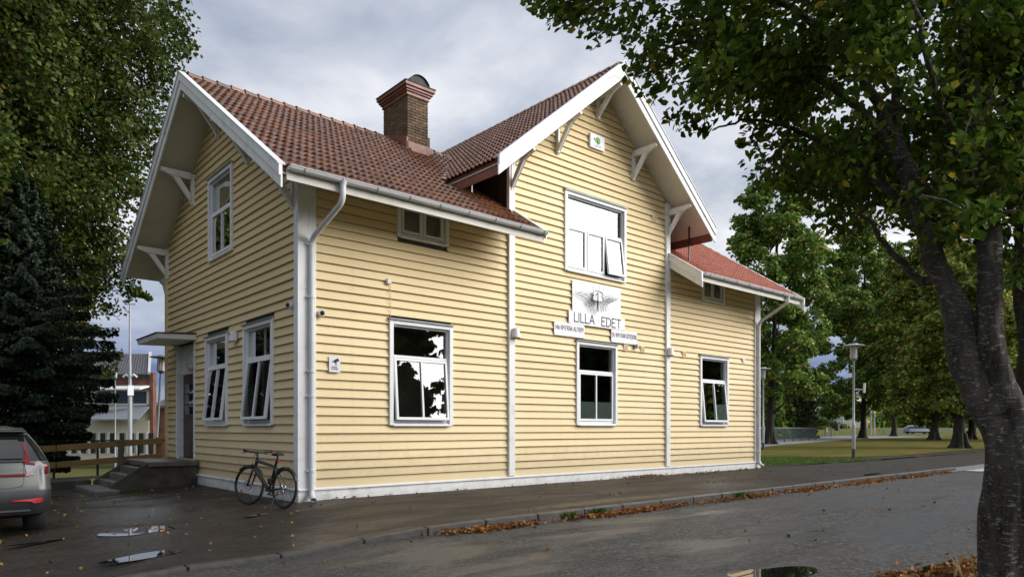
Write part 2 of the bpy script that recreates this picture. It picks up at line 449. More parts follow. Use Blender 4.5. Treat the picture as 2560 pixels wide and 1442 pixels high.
cladding(GABLE, wall_gable, .10, 8.17, Z0, lambda z: RY-(RZ-T-z)/RS, lambda z: RY+(RZ-T-z)/RS, gopen, RZ-T-.1)

# trim boards -----------------------------------------------------------
def trim(name, P, s0, s1, z0, z1, o0, o1, mat=WHITE, parent=house, bevel=.006):
    return MB().mbox(P, s0, s1, z0, z1, o0, o1).build(name, mat, parent, bevel=bevel)
trim('corner_board', FRONT, -.072, .135, .20, zt, .0, .078)
trim('corner_board', FRONT, .137, .29, .20, zt, .0, .068)
trim('corner_board', GABLE, -.070, .105, .20, zt+.1, .0, .07)
trim('corner_board', FRONT, 15.71, HL+.05, .20, zt, .0, .075)
trim('corner_board', GABLE, 8.16, HW+.05, .20, zt, .0, .07, SIDING)
trim('pilaster', FRONT, 4.955, 5.135, .235, zcross(5.0)-T-.05, .0, .095)
trim('pilaster', FRONT, 10.865, 11.045, .235, zcross(10.95)-T-.05, .0, .095)
for (P, a, b) in ((FRONT, -.06, HL+.06), (GABLE, -.06, 5.62)):
    trim('skirting_board', P, a, b, -.06, .195, .0, .070 if P is FRONT else .068)
    mb = MB().hexa([P(a, .19, .0), P(b, .19, .0), P(b, .19, .10), P(a, .19, .10), P(a, .245, .0), P(b, .245, .0), P(b, .215, .10), P(a, .215, .10)])
    mb.build('skirting_cap', WHITE, house)
MB().box(.03, HL-.03, .03, HW-.03, -1.6, .1).build('foundation', CONC, house)

# windows ---------------------------------------------------------------
def window(P, spec, zbar, cols, opened=(), film=0.0, curtain=False, flip=False):
    s0, s1, z0, z1 = spec; cw = .088
    win = MB()
    win.mbox(P, s0, s0+cw, z0, z1-.02, .0, .078); win.mbox(P, s1-cw, s1, z0, z1-.02, .0, .078)
    win.mbox(P, s0+cw, s1-cw, z1-.115, z1-.022, .0, .076)
    a, b, c, d = s0+cw, s1-cw, z0+.06, z1-.115
    fw = .038
    win.mbox(P, a, a+fw, c, d, -.10, .012); win.mbox(P, b-fw, b, c, d, -.10, .012)
    win.mbox(P, a+fw, b-fw, d-fw, d, -.10, .010); win.mbox(P, a+fw, b-fw, c, c+fw, -.10, .010)
    if zbar: win.mbox(P, a+fw, b-fw, zbar-.028, zbar+.028, -.10, .016)
    ai, bi = a+fw, b-fw
    n = len(cols); wid = (bi-ai)/sum(cols); edges = [ai]
    for k in cols: edges.append(edges[-1] + k*wid)
    top = (zbar-.028) if zbar else d-fw
    for e in edges[1:-1]:
        if cols == [1, 1] and zbar: continue
        win.mbox(P, e-.022, e+.022, c+fw, top, -.10, .014)
    w = win.build('window', WHITE2, house, bevel=.004)
    trimcap = MB().hexa([P(s0-.02, z1-.03, .0), P(s1+.02, z1-.03, .0), P(s1+.02, z1-.03, .12), P(s0-.02, z1-.03, .12), P(s0-.02, z1+.02, .0), P(s1+.02, z1+.02, .0), P(s1+.02, z1-.018, .12), P(s0-.02, z1-.018, .12)])
    trimcap.build('drip_cap', GREYSHEET, w)
    MB().hexa([P(a-.01, c-.075, .0), P(b+.01, c-.075, .0), P(b+.01, c-.075, .10), P(a-.01, c-.075, .10), P(a-.01, c-.003, .0), P(b+.01, c-.003, .0), P(b+.01, c-.052, .10), P(a-.01, c-.052, .10)]).build('sill', WHITE2, w)
    if zbar:
        MB().quad(P(ai, zbar+.028, -.045), P(bi, zbar+.028, -.045), P(bi, d-fw, -.045), P(ai, d-fw, -.045)).build('pane', GLASS, w)
    def sash(x0, x1, zl, zh, split, ang):
        g = .006; x0 += g; x1 -= g; zl += g; zh -= g; sw = .05
        ca, sa = math.cos(R(ang)), math.sin(R(ang))
        def Q(s, z, o):
            dz = z - zh
            return P(s, zh + dz*ca + o*sa*0, o*ca + (-dz)*sa + .004)
        fr = MB()
        fr.mbox(Q, x0, x0+sw, zl, zh, -.03, .028); fr.mbox(Q, x1-sw, x1, zl, zh, -.03, .028)
        fr.mbox(Q, x0+sw, x1-sw, zh-sw, zh, -.03, .027); fr.mbox(Q, x0+sw, x1-sw, zl, zl+sw*1.15, -.03, .027)
        if split: m_ = (x0+x1)/2; fr.mbox(Q, m_-.022, m_+.022, zl+sw, zh-sw, -.03, .026)
        fr.build('sash', WHITE2, w, bevel=.004)
        xs = [(x0+sw, (x0+x1)/2-.022), ((x0+x1)/2+.022, x1-sw)] if split else [(x0+sw, x1-sw)]
        for (p, q) in xs:
            MB().quad(Q(p, zl+sw, -.004), Q(q, zl+sw, -.004), Q(q, zh-sw, -.004), Q(p, zh-sw, -.004)).build('pane', GLASS, w)
            if film: MB().quad(Q(p, zl+sw, -.012), Q(q, zl+sw, -.012), Q(q, zl+sw+(zh-zl)*film, -.012), Q(p, zl+sw+(zh-zl)*film, -.012)).build('frosted_film', FILM, w)
    if cols == [1, 1] and zbar: sash(ai, bi, c+fw, top, True, opened[0] if opened else 0)
    else:
        for k in range(n):
            sash(edges[k]+(.022 if k else 0), edges[k+1]-(.022 if k < n-1 else 0), c+fw, top, False, opened[k] if opened else 0)
    if curtain:
        for (p, q) in ((ai, ai+.26), (bi-.26, bi)):
            mb = MB(); nf = 12
            for k in range(nf):
                e0, e1 = p+(q-p)*k/nf, p+(q-p)*(k+1)/nf
                o0, o1 = -.30+.03*(k % 2), -.30+.03*((k+1) % 2)
                mb.quad(P(e0, c, o0), P(e1, c, o1), P(e1, d, o1), P(e0, d, o0))
            mb.build('curtain', CURTAIN, w)
    return w
window(FRONT, W1, 2.76, [1, 1], (4.5,))
window(FRONT, W2, 2.76, [1, 1], (0,), film=.36)
window(FRONT, W3, 2.78, [1, 1], (5.5,), film=.40)
window(FRONT, WU, 6.33, [1, 1, 1], (0, 0, 7))
window(FRONT, WSA, 0, [1, 1])
window(FRONT, WSB, 0, [1, 1])
window(GABLE, G1, 2.74, [1, 1], (7,), curtain=True)
window(GABLE, G2, 2.74, [1, 1], (7,), curtain=True)
window(GABLE, GU, 6.25, [1, 1], (0,))

# entrance door in its recess --------------------------------------------
rec = MB()
a, b, c, d = GD[0]+.04, GD[1]-.04, GD[2], GD[3]-.04
rec.mbox(GABLE, a-.12, a, c, d+.02, -.18, .05); rec.mbox(GABLE, b, b+.12, c, d+.02, -.18, .05)
rec.mbox(GABLE, a, b, 2.70, d+.02, -.14, -.08)
dr = rec.build('doorway', WHITE, house, bevel=.006)
dm = MB().mbox(GABLE, a, b, c+.03, 2.695, -.16, -.105)
for (p, q, zz0, zz1) in ((a+.12, b-.12, 1.62, 2.5), (a+.12, b-.12, .75, 1.45)):
    dm.mbox(GABLE, p, q, zz0, zz0+.03, -.105, -.088); dm.mbox(GABLE, p, q, zz1, zz1+.03, -.105, -.088)
door = dm.build('door', DOOR, house, bevel=.006)
for i in range(3):
    for j in range(2):
        p0 = a+.16+j*(b-a-.3)/2
        MB().mbox(GABLE, p0, p0+(b-a-.36)/2, 1.68+i*.27, 1.90+i*.27, -.106, -.098).build('pane', GLASS, door)
MB().tube([GABLE(b-.10, 1.55, -.10), GABLE(b-.10, 1.55, -.04), GABLE(b-.22, 1.55, -.04)], .012, 8).build('handle', GREYSHEET, door)
cn = MB().hexa([(-.90, 5.79, 3.44), (0, 5.79, 3.47), (0, 7.60, 3.47), (-.90, 7.60, 3.44), (-.92, 5.77, 3.555), (0, 5.77, 3.60), (0, 7.62, 3.60), (-.92, 7.62, 3.555)]).build('canopy', WHITE, house, bevel=.005)
MB().hexa([(-.94, 5.75, 3.557), (0, 5.75, 3.602), (0, 7.64, 3.602), (-.94, 7.64, 3.557), (-.94, 5.75, 3.58), (0, 5.75, 3.64), (0, 7.64, 3.64), (-.94, 7.64, 3.58)]).build('canopy_roofing', BLACKP, cn)

# roof -------------------------------------------------------------------
def slab(x0, x1, ya, yb, f, t, mat, name, parent):   # slab between two y on main slope
    mb = MB().hexa([(x0, ya, f(ya)-t), (x1, ya, f(ya)-t), (x1, yb, f(yb)-t), (x0, yb, f(yb)-t), (x0, ya, f(ya)), (x1, ya, f(ya)), (x1, yb, f(yb)), (x0, yb, f(yb))])
    return mb
TB = .055   # room for the tiles over the deck
fm = lambda y: zmain(y)-TB
rf = MB()
for (x0, x1) in ((-OVX, 5.11), (11.02, HL+OVX)):
    rf.hexa(slab(x0, x1, -OVY, 1.2, fm, .07, None, '', None).v)
for (x0, x1) in ((-OVX, 6.5), (9.5, HL+OVX)):
    rf.hexa(slab(x0, x1, 1.2, RY, fm, .07, None, '', None).v)
rf.hexa(slab(-OVX, HL+OVX, RY, HW+OVY, fm, .07, None, '', None).v)
def cslab(xa, xb, y0, y1, t0, t1):
    z = lambda x: zcross(x)-TB
    return [(xa, y0, z(xa)-t1), (xb, y0, z(xb)-t1), (xb, y1, z(xb)-t1), (xa, y1, z(xa)-t1), (xa, y0, z(xa)-t0), (xb, y0, z(xb)-t0), (xb, y1, z(xb)-t0), (xa, y1, z(xa)-t0)]
CE = 4.03
rf.hexa(cslab(CX0-CE, CX0, -CY, HW+CY, 0, .07)); rf.hexa(cslab(CX0, CX0+CE, -CY, HW+CY, 0, .07))
roof = rf.build('roof', plain('roof_deck', (.10, .045, .033), .8, .2), house)
# soffits, pale boarding below the deck
sf = MB()
def soff(x0, x1, ya, yb):
    f = lambda y: zmain(y)-TB-.072
    sf.hexa([(x0, ya, f(ya)-.03), (x1, ya, f(ya)-.03), (x1, yb, f(yb)-.03), (x0, yb, f(yb)-.03), (x0, ya, f(ya)), (x1, ya, f(ya)), (x1, yb, f(yb)), (x0, yb, f(yb))])
soff(-OVX, .0, .0, RY); soff(-OVX, 0, RY, HW+OVY); soff(-OVX, 5.10, -OVY, .0); soff(11.03, HL+OVX, -OVY, 0); soff(HL, HL+OVX, 0, RY)
soff(0, 5, HW, HW+OVY)
sf.hexa(cslab(CX0-CE, CX0, -CY, 0, .072, .10)); sf.hexa(cslab(CX0, CX0+CE, -CY, 0, .072, .10))
sf.hexa(cslab(CX0-CE, XL, 0, 2.6, .072, .10)); sf.hexa(cslab(XR, CX0+CE, 0, 2.6, .072, .10))
sf.build('soffit', SOFFIT, house)

# roof tiles: double-wave interlocking tiles, the nearest as single pieces
TW, TL = .285, .365
def tile_mesh():
    n = 12; V = []; F = []
    def prof(t): return .027*(-math.cos(4*math.pi*t)) + .004
    for row, (y, lift, th) in enumerate(((0.0, .054, .034), (TL*1.10, .0, .022))):
        for k in range(n+1):
            t = k/n; V.append(((t-.5)*(TW+.016), y, prof(t)+lift))
        for k in range(n+1):
            t = k/n; V.append(((t-.5)*(TW+.016), y, prof(t)+lift-th))
    N = n+1
    for k in range(n):
        F.append((k, k+1, 2*N+k+1, 2*N+k)); F.append((N+k, k, k+1, N+k+1)[::-1])
    F.append((0, 2*N, 3*N, N)); F.append((n, N+n, 3*N+n, 2*N+n))
    return V, F
TV, TF = tile_mesh()
tme = bpy.data.meshes.new('roof_tile'); tme.from_pydata(TV, [], TF); tme.materials.append(TILE)
tme.polygons.foreach_set('use_smooth', [True]*len(TF)); tme.set_sharp_from_angle(angle=R(50)); tme.update()
spots = []      # (matrix, distance to the viewer)
def place(M): spots.append((M, (M.translation - Vector(CAM.tolist())).length))
aM = math.atan(RS); aC = math.atan(CSL)
# front main slopes
rows = int((OVY+.02+RY)/math.cos(aM)/TL)+1
for (x0, x1) in ((-OVX+.07, 6.7), (9.3, HL+OVX-.05)):
    ncol = int((x1-x0)/TW)+1
    for r_ in range(rows):
        dist = r_*TL; y = -OVY-.04+dist*math.cos(aM)
        if y > RY-.1: continue
        for c_ in range(ncol):
            x = x0+(c_+.5)*TW
            if x0 > 5: x = x1-(c_+.5)*TW
            yc = y+.18
            bay = 5.02 < x < 10.98
            if bay and zcross(x) > zmain(yc)+.02: continue
            if bay and yc < .6: continue
            if 3.95 < x < 12.05 and zmain(yc) < zcross(x)-.02 and zmain(yc) > zcross(x)-.16: continue
            if x < 5 and x > 4.98: continue
            if 4.6 < x < 5.24 and yc > 3.6: continue
            M = Matrix.Translation((x, y, zmain(y)-TB+.024)) @ Matrix.Rotation(aM, 4, 'X') @ Matrix.Rotation(rnd.gauss(0, .012), 4, 'Z') @ Matrix.Rotation(rnd.gauss(0, .008), 4, 'Y') @ Matrix.Translation((0, rnd.gauss(0, .006), rnd.uniform(0, .004)))
            place(M)
# left slope of the cross roof
rowc = int(CE/math.cos(aC)/TL)+1; ncol = int((HW+2*CY)/TW)
for r_ in range(rowc):
    dist = r_*TL; x = CX0-CE-.03+dist*math.cos(aC)
    if x > CX0-.1: continue
    for c_ in range(ncol):
        y = -CY+.06+(c_+.5)*TW
        if zcross(x+.1) < zmain(y)-.03: continue
        M = Matrix.Translation((x, y, zcross(x)-TB+.024)) @ Matrix.Rotation(-math.pi/2, 4, 'Z') @ Matrix.Rotation(aC, 4, 'X')
        place(M)
spots.sort(key=lambda q: q[1])
for M, d_ in spots[:300]:
    o = obj('roof_tile', tme, roof); o.matrix_local = M
tv = np.array(TV); tf = TF; VV = []; FF = []
base = 0
for M, d_ in spots[300:]:
    m4 = np.array(M); VV.append(tv @ m4[:3, :3].T + m4[:3, 3]); FF.append(np.array(tf)+base); base += len(tv)
if VV:
    me = np_mesh('tile_field', np.concatenate(VV), np.concatenate(FF)); me.materials.append(TILE)
    me.polygons.foreach_set('use_smooth', [True]*len(me.polygons)); me.set_sharp_from_angle(angle=R(50))
    tag(obj('tile_field', me, roof), kind='stuff')
# ridge tiles
def ridge_tile(L_):
    mb = MB(); n = 8
    ring = lambda y, r, dz: [(r*math.cos(math.pi*(1.05*k/n-.025)), y, r*.85*math.sin(math.pi*(1.05*k/n-.025))+dz) for k in range(n+1)]
    rings = [ring(0, .135, .0), ring(.02, .135, .0), ring(.05, .118, .0), ring(L_*1.06, .105, -.006), ring(0, .108, -.006)]
    i = 0
    for rg in rings: mb.v += rg
    N = n+1
    for q in (0, 1, 2):
        for k in range(n): mb.f.append((q*N+k, q*N+k+1, (q+1)*N+k+1, (q+1)*N+k))
    for k in range(n): mb.f.append((k, k+1, 4*N+k+1, 4*N+k))
    return mb.mesh('ridge_tile', smooth=True)
rt = ridge_tile(.31); rt.materials.append(TILE)
x = -OVX+.10
while x < 6.3:
    if not (4.35 < x < 5.25):
        o = obj('ridge_tile', rt, roof); o.location = (x, RY, RZ-.035); o.rotation_euler = (0, 0, -math.pi/2)
    x += .31
y = -CY+.05
while y < HW+CY-.2:
    o = obj('ridge_tile', rt, roof); o.location = (CX0, y, CZ-.035); y += .31
x = 9.8
while x < HL+OVX-.2:
    o = obj('ridge_tile', rt, roof); o.location = (x, RY, RZ-.035); o.rotation_euler = (0, 0, -math.pi/2); x += .31
# valley flashing
mb = MB()
va = Vector((CX0-CE+.12, RY-(RZ-zcross(CX0-CE+.12))/RS, zcross(CX0-CE+.12)+.012)); vb = Vector((6.42, RY-.01, RZ+.012))
for k in range(6):
    p = va.lerp(vb, k/6*.42); q = va.lerp(vb, (k+1)/6*.42); w0 = .10-.012*k; w1 = .10-.012*(k+1)
    mb.quad(p+Vector((-w0, 0, .0)), p+Vector((w0*.5, -w0*.6, .015)), q+Vector((w1*.5, -w1*.6, .015)), q+Vector((-w1, 0, .0)))
mb.build('valley_flashing', plain('pale_flashing', (.62, .50, .46), .5, .2, 9), roof)

# barge boards
def barge(pts_top, out, w1=.13, w2=.16, t=.032, name='barge_board'):
    """pts_top: two points on the upper edge (eave end, ridge end); out: unit vector away from the house"""
    a, b = Vector(pts_top[0]), Vector(pts_top[1]); o = Vector(out)
    up = Vector((0, 0, 1)); d = (b-a); k = Vector((0, 0, d.length/math.hypot(d.x, d.y)))   # vertical drop for unit width
    for (h0, h1, o0, o1) in ((-.03, w1, 0, t*2), (w1-.01, w1+w2, -.002, t)):
        q = [a-k*h1+o*o0, b-k*h1+o*o0, b-k*h1+o*o1, a-k*h1+o*o1, a-k*h0+o*o0, b-k*h0+o*o0, b-k*h0+o*o1, a-k*h0+o*o1]
        MB().hexa(q).build(name, WHITE, house, bevel=.005)
    q = [a+k*.022+o*-.05, b+k*.022+o*-.05, b+k*.022+o*(t*2+.02), a+k*.022+o*(t*2+.02), a+k*.040+o*-.05, b+k*.040+o*-.05, b+k*.040+o*(t*2+.02), a+k*.040+o*(t*2+.02)]
    MB().hexa(q).build('barge_capping', GUTTER, house)
ye = -OVY-.13
barge([(-OVX, ye, zmain(ye)), (-OVX, RY, RZ)], (-1, 0, 0)); barge([(-OVX, HW-ye, zmain(ye)), (-OVX, RY, RZ)], (-1, 0, 0))
barge([(HL+OVX, ye, zmain(ye)), (HL+OVX, RY, RZ)], (1, 0, 0)); barge([(HL+OVX, HW-ye, zmain(ye)), (HL+OVX, RY, RZ)], (1, 0, 0))
xe = CE+.02
barge([(CX0-xe, -CY, zcross(CX0-xe)), (CX0, -CY, CZ)], (0, -1, 0)); barge([(CX0+xe, -CY, zcross(CX0+xe)), (CX0, -CY, CZ)], (0, -1, 0))
barge([(11.02, ye, zmain(ye)), (11.02, -.06, zmain(-.06))], (-1, 0, 0), .15, .16)
barge([(5.11, ye+.05, zmain(ye+.05)), (5.11, -.10, zmain(-.10))], (1, 0, 0), .06, .05)
# eaves of the cross roof: rust red fascia; dark cheeks of the raised bay
for sx in (-1, 1):
    xf = CX0+sx*(CE-.02); zc = zcross(xf)
    MB().box(min(xf, xf-sx*.03), max(xf, xf-sx*.03), -CY+.04, 1.35, zc-.36, zc-.055).build('eave_fascia', COPPER, house)
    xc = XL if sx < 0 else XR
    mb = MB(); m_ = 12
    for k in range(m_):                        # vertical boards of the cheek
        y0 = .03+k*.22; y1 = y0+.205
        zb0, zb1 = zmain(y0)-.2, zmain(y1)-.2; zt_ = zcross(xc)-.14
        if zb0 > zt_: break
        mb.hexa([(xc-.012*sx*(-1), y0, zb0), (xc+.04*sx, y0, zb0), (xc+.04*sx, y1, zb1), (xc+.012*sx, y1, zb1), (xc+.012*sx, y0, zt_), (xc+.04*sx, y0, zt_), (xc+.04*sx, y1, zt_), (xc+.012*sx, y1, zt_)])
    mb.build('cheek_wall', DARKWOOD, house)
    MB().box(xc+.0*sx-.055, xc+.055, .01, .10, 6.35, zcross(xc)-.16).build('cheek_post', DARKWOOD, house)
MB().bar((4.35, .52, zmain(.52)+.02), (4.35, .50, zcross(4.35)-.16), .03, .03).build('stay', GREYSHEET, house)
MB().bar((11.68, -.28, zmain(-.28)+.02), (11.68, -.28, zcross(11.68)-.16), .035, .035).build('stay', BLACKP, house)

# knee brackets under the gable overhangs
def bracket(base, out, reach, drop):
    """base: point where the arm meets wall and soffit"""
    b = Vector(base); o = Vector(out); side = o.cross(Vector((0, 0, 1)))
    t = .075
    mb = MB()
    def pr(pts2): mb.prism([b + o*p + Vector((0, 0, q)) - side*t/2 for p, q in pts2], side*t)
    pr([(0, -.02), (0, -drop), (.03, -drop-.05), (.075, -drop-.02), (.075, -.02)])
    pr([(.075, 0), (reach, 0), (reach, -.07), (reach*.86, -.10), (reach*.7, -.145), (.075, -.145)])
    pr([(.075, -drop+.02), (.075, -drop+.17), (reach*.48, -.143), (reach*.72, -.143), (reach*.62, -.18)])
    mb.build('bracket', WHITE, house, bevel=.006)
zs = .345
for yb in (.12, 2.35, 5.93, 8.12): bracket((-.03, yb, zmain(yb)-zs), (-1, 0, 0), .76, .72)
bracket((-.03, RY, RZ-.42), (-1, 0, 0), .76, .72)
for xb in (5.05, 6.55, 9.42, 10.95): bracket((xb, -.03, zcross(xb)-.40), (0, -1, 0), .80, .74)
bracket((CX0, -.03, CZ-.46), (0, -1, 0), .80, .62)
bracket((.02, HW+.05, zmain(HW+.9)-.28), (0, 1, 0), .7, .62)
for xb in (.55, 2.05, 3.55, 4.75, 12.9, 14.45, 15.9):
    MB().prism([(xb-.05, -.05, zmain(-.05)-.16), (xb-.05, -.98, zmain(-.98)-.16), (xb-.05, -.98, zmain(-.98)-.22), (xb-.05, -.82, zmain(-.82)-.31), (xb-.05, -.05, zmain(-.05)-.30)], (.10, 0, 0)).build('rafter_tail', SOFFIT, house)
# small lightning wire across the front gable top
MB().tube([(7.35, -CY-.1, 9.72), (7.5, -CY-.14, 9.83), (8.3, -CY-.14, 9.80), (8.62, -CY-.1, 9.60)], .009, 6).build('wire', GUTTER, house)

# fascia, gutters, downpipes
for (x0, x1) in ((-.70, 5.10), (11.10, HL+OVX-.05)):
    ze = zmain(-OVY)
    MB().box(x0, x1, -OVY-.028, -OVY+.005, ze-.25, ze-.05).build('eave_board', SOFFIT, house)
    g = MB(); n = 8; yc, zc, r = -OVY-.10, ze-.045, .072
    ring = lambda x, rr: [(x, yc+rr*math.cos(math.pi+math.pi*k/n), zc+rr*math.sin(math.pi+math.pi*k/n)) for k in range(n+1)]
    for (x, rr) in ((x0, r), (x1, r), (x1, r-.006), (x0, r-.006)): g.v += ring(x, rr)
    N = n+1
    for q in range(4):
        q2 = (q+1) % 4
        for k in range(n): g.f.append((q*N+k, q*N+k+1, q2*N+k+1, q2*N+k))
    for x in (x0, x1): g.poly(ring(x, r))
    gu = g.build('gutter', GUTTER, house, smooth=True)
    MB().tube([(x0, yc-r, zc), (x1, yc-r, zc)], .010, 6).build('gutter_bead', GUTTER, gu)
    x = x0+.25
    while x < x1-.1:
        hk = MB(); pts = [(x, yc+(r+.004)*math.cos(math.pi+math.pi*k/8), zc+(r+.004)*math.sin(math.pi+math.pi*k/8)) for k in range(9)]
        for p, q in zip(pts, pts[1:]): hk.bar(p, q, .022, .004, (1, 0, 0))
        hk.build('gutter_hook', GREYSHEET, gu); x += .68
def pipe(pts, r=.052):
    # round the corners a little
    P_ = [Vector(p) for p in pts]; out = [P_[0]]
    for i in range(1, len(P_)-1):
        a, b, c = P_[i-1], P_[i], P_[i+1]; l = min(.16, (a-b).length*.45, (c-b).length*.45)
        p, q = b+(a-b).normalized()*l, b+(c-b).normalized()*l
        for k in range(5): t = k/4; out.append(p*(1-t)**2 + b*2*t*(1-t) + q*t*t)
    out.append(P_[-1])
    return MB().tube(out, r, 12, cap=False).tube(out, r-.005, 12, cap=False)
ze = zmain(-OVY)
d1 = pipe([(.26, -OVY-.10, ze-.10), (.26, -OVY-.10, ze-.42), (.17, -.125, 4.75), (.17, -.125, .12), (.13, -.30, .03)]).build('downpipe', GUTTER, house, smooth=True)
MB().lathe([(.05, -.12), (.055, -.06), (.075, .0)], 12, None, (.26, -OVY-.10, ze-.08)).build('outlet', GUTTER, d1, smooth=True)
d2 = pipe([(15.80, -OVY-.10, ze-.10), (15.80, -OVY-.10, ze-.30), (15.84, -.125, 4.80), (15.84, -.125, .16), (15.90, -.27, .08)]).build('downpipe', GUTTER, house, smooth=True)
MB().lathe([(.05, -.12), (.055, -.06), (.075, .0)], 12, None, (15.80, -OVY-.10, ze-.08)).build('outlet', GUTTER, d2, smooth=True)
for (dp, xx) in ((d1, .17), (d2, 15.84)):
    for z in (.55, 1.9, 2.35, 3.7, 4.65):
        MB().lathe([(.057, -.03), (.060, -.02), (.060, .02), (.057, .03)], 12, None, (xx, -.125, z)).box(xx-.09, xx-.04, -.13, -.05, z-.01, z+.01).build('pipe_clip', GUTTER, dp)

# chimney ------------------------------------------------------------------
cx0, cx1, cy0, cy1, cb, ct = 4.59, 5.25, 3.58, 4.79, 8.2, 10.13
chim = MB().box(cx0+.012, cx1-.012, cy0+.012, cy1-.012, cb, ct+.02).build('chimney', MORTAR, house)
bh, bl, bd = .076, .245, .116
def bricks(face):
    rowz = 0; z = 8.55
    k = 0
    while z+bh < ct+.02:
        if face == 'front': lo, hi = cx0, cx1
        else: lo, hi = cy0, cy1
        p = lo - (bl/2 if k % 2 else 0)
        while p < hi-.01:
            a, b = max(p, lo)+.005, min(p+bl, hi)-.005
            if b-a > .03:
                pr = rnd.uniform(0, .006)
                if face == 'front': ok = z+bh > zmain(cy0); bx_ = (a, b, cy0-pr, cy0+.03)
                else: ok = z+bh > zmain((a+b)/2)-.05; bx_ = (cx0-pr, cx0+.03, a+ (.031 if a < lo+.02 else 0), b)
                if ok: MB().box(*bx_, z+.006, z+bh-.006).build('brick', BRICK, chim, bevel=.006)
            p += bl
        z += bh; k += 1
bricks('front'); bricks('left')
for (g, z0, z1) in ((.03, 10.10, 10.19), (.065, 10.19, 10.24), (.10, 10.24, 10.31), (.14, 10.31, 10.40)):
    MB().box(cx0-g, cx1+g, cy0-g, cy1+g, z0, z1-.002).build('cornice', COPPER, chim, bevel=.008)
MB().box(cx0-.155, cx1+.155, cy0-.155, cy1+.155, 10.402, 10.425).build('cap_sheet', DARKSHEET, chim)
mb = MB(); n = 14; xc = (cx0+cx1)/2+.06; rr = .33
arc = [(xc+rr*math.cos(math.pi*k/n), 10.425+rr*.95*math.sin(math.pi*k/n)) for k in range(n+1)]
for (p, q) in zip(arc, arc[1:]): mb.quad((p[0], cy0-.02, p[1]), (q[0], cy0-.02, q[1]), (q[0], cy1+.02, q[1]), (p[0], cy1+.02, p[1]))
mb.poly([(p[0], cy0+.03, p[1]) for p in arc]); mb.poly([(p[0], cy1-.03, p[1]) for p in arc])
mb.build('cowl', DARKSHEET, chim, smooth=True)
MB().box(cx0-.03, cx1+.10, cy0-.05, cy0+.02, 8.62, 8.86).hexa([(cx0-.05, cy0-.05, 8.62), (cx0+.0, cy0-.05, 8.62), (cx0+.0, cy1, 8.9), (cx0-.05, cy1, 8.9), (cx0-.05, cy0-.05, 8.98), (cx0+.0, cy0-.05, 8.98), (cx0, RY+.1, 9.22), (cx0-.05, RY+.1, 9.22)]).build('flashing', COPPER, chim)
MB().box(cx1-.02, cx1+.07, cy0+.02, cy1, 8.7, 9.16).build('shoulder', MORTAR, chim)
# vents in the cladding
for (x, z) in ((9.12, 3.47), (9.83, 3.48), (11.77, 3.47), (10.35, 7.17)):
    v_ = MB().mbox(FRONT, x-.085, x+.085, z-.085, z+.085, .02, .060).build('vent', SIDING, house)
    for k in range(5): MB().mbox(FRONT, x-.065, x+.065, z-.062+k*.028, z-.050+k*.028, .0595, .0625).build('vent_slot', plain('vent_shadow', (.30, .22, .12), .8), v_)

print('boards', nboard, 'tiles', len(spots))
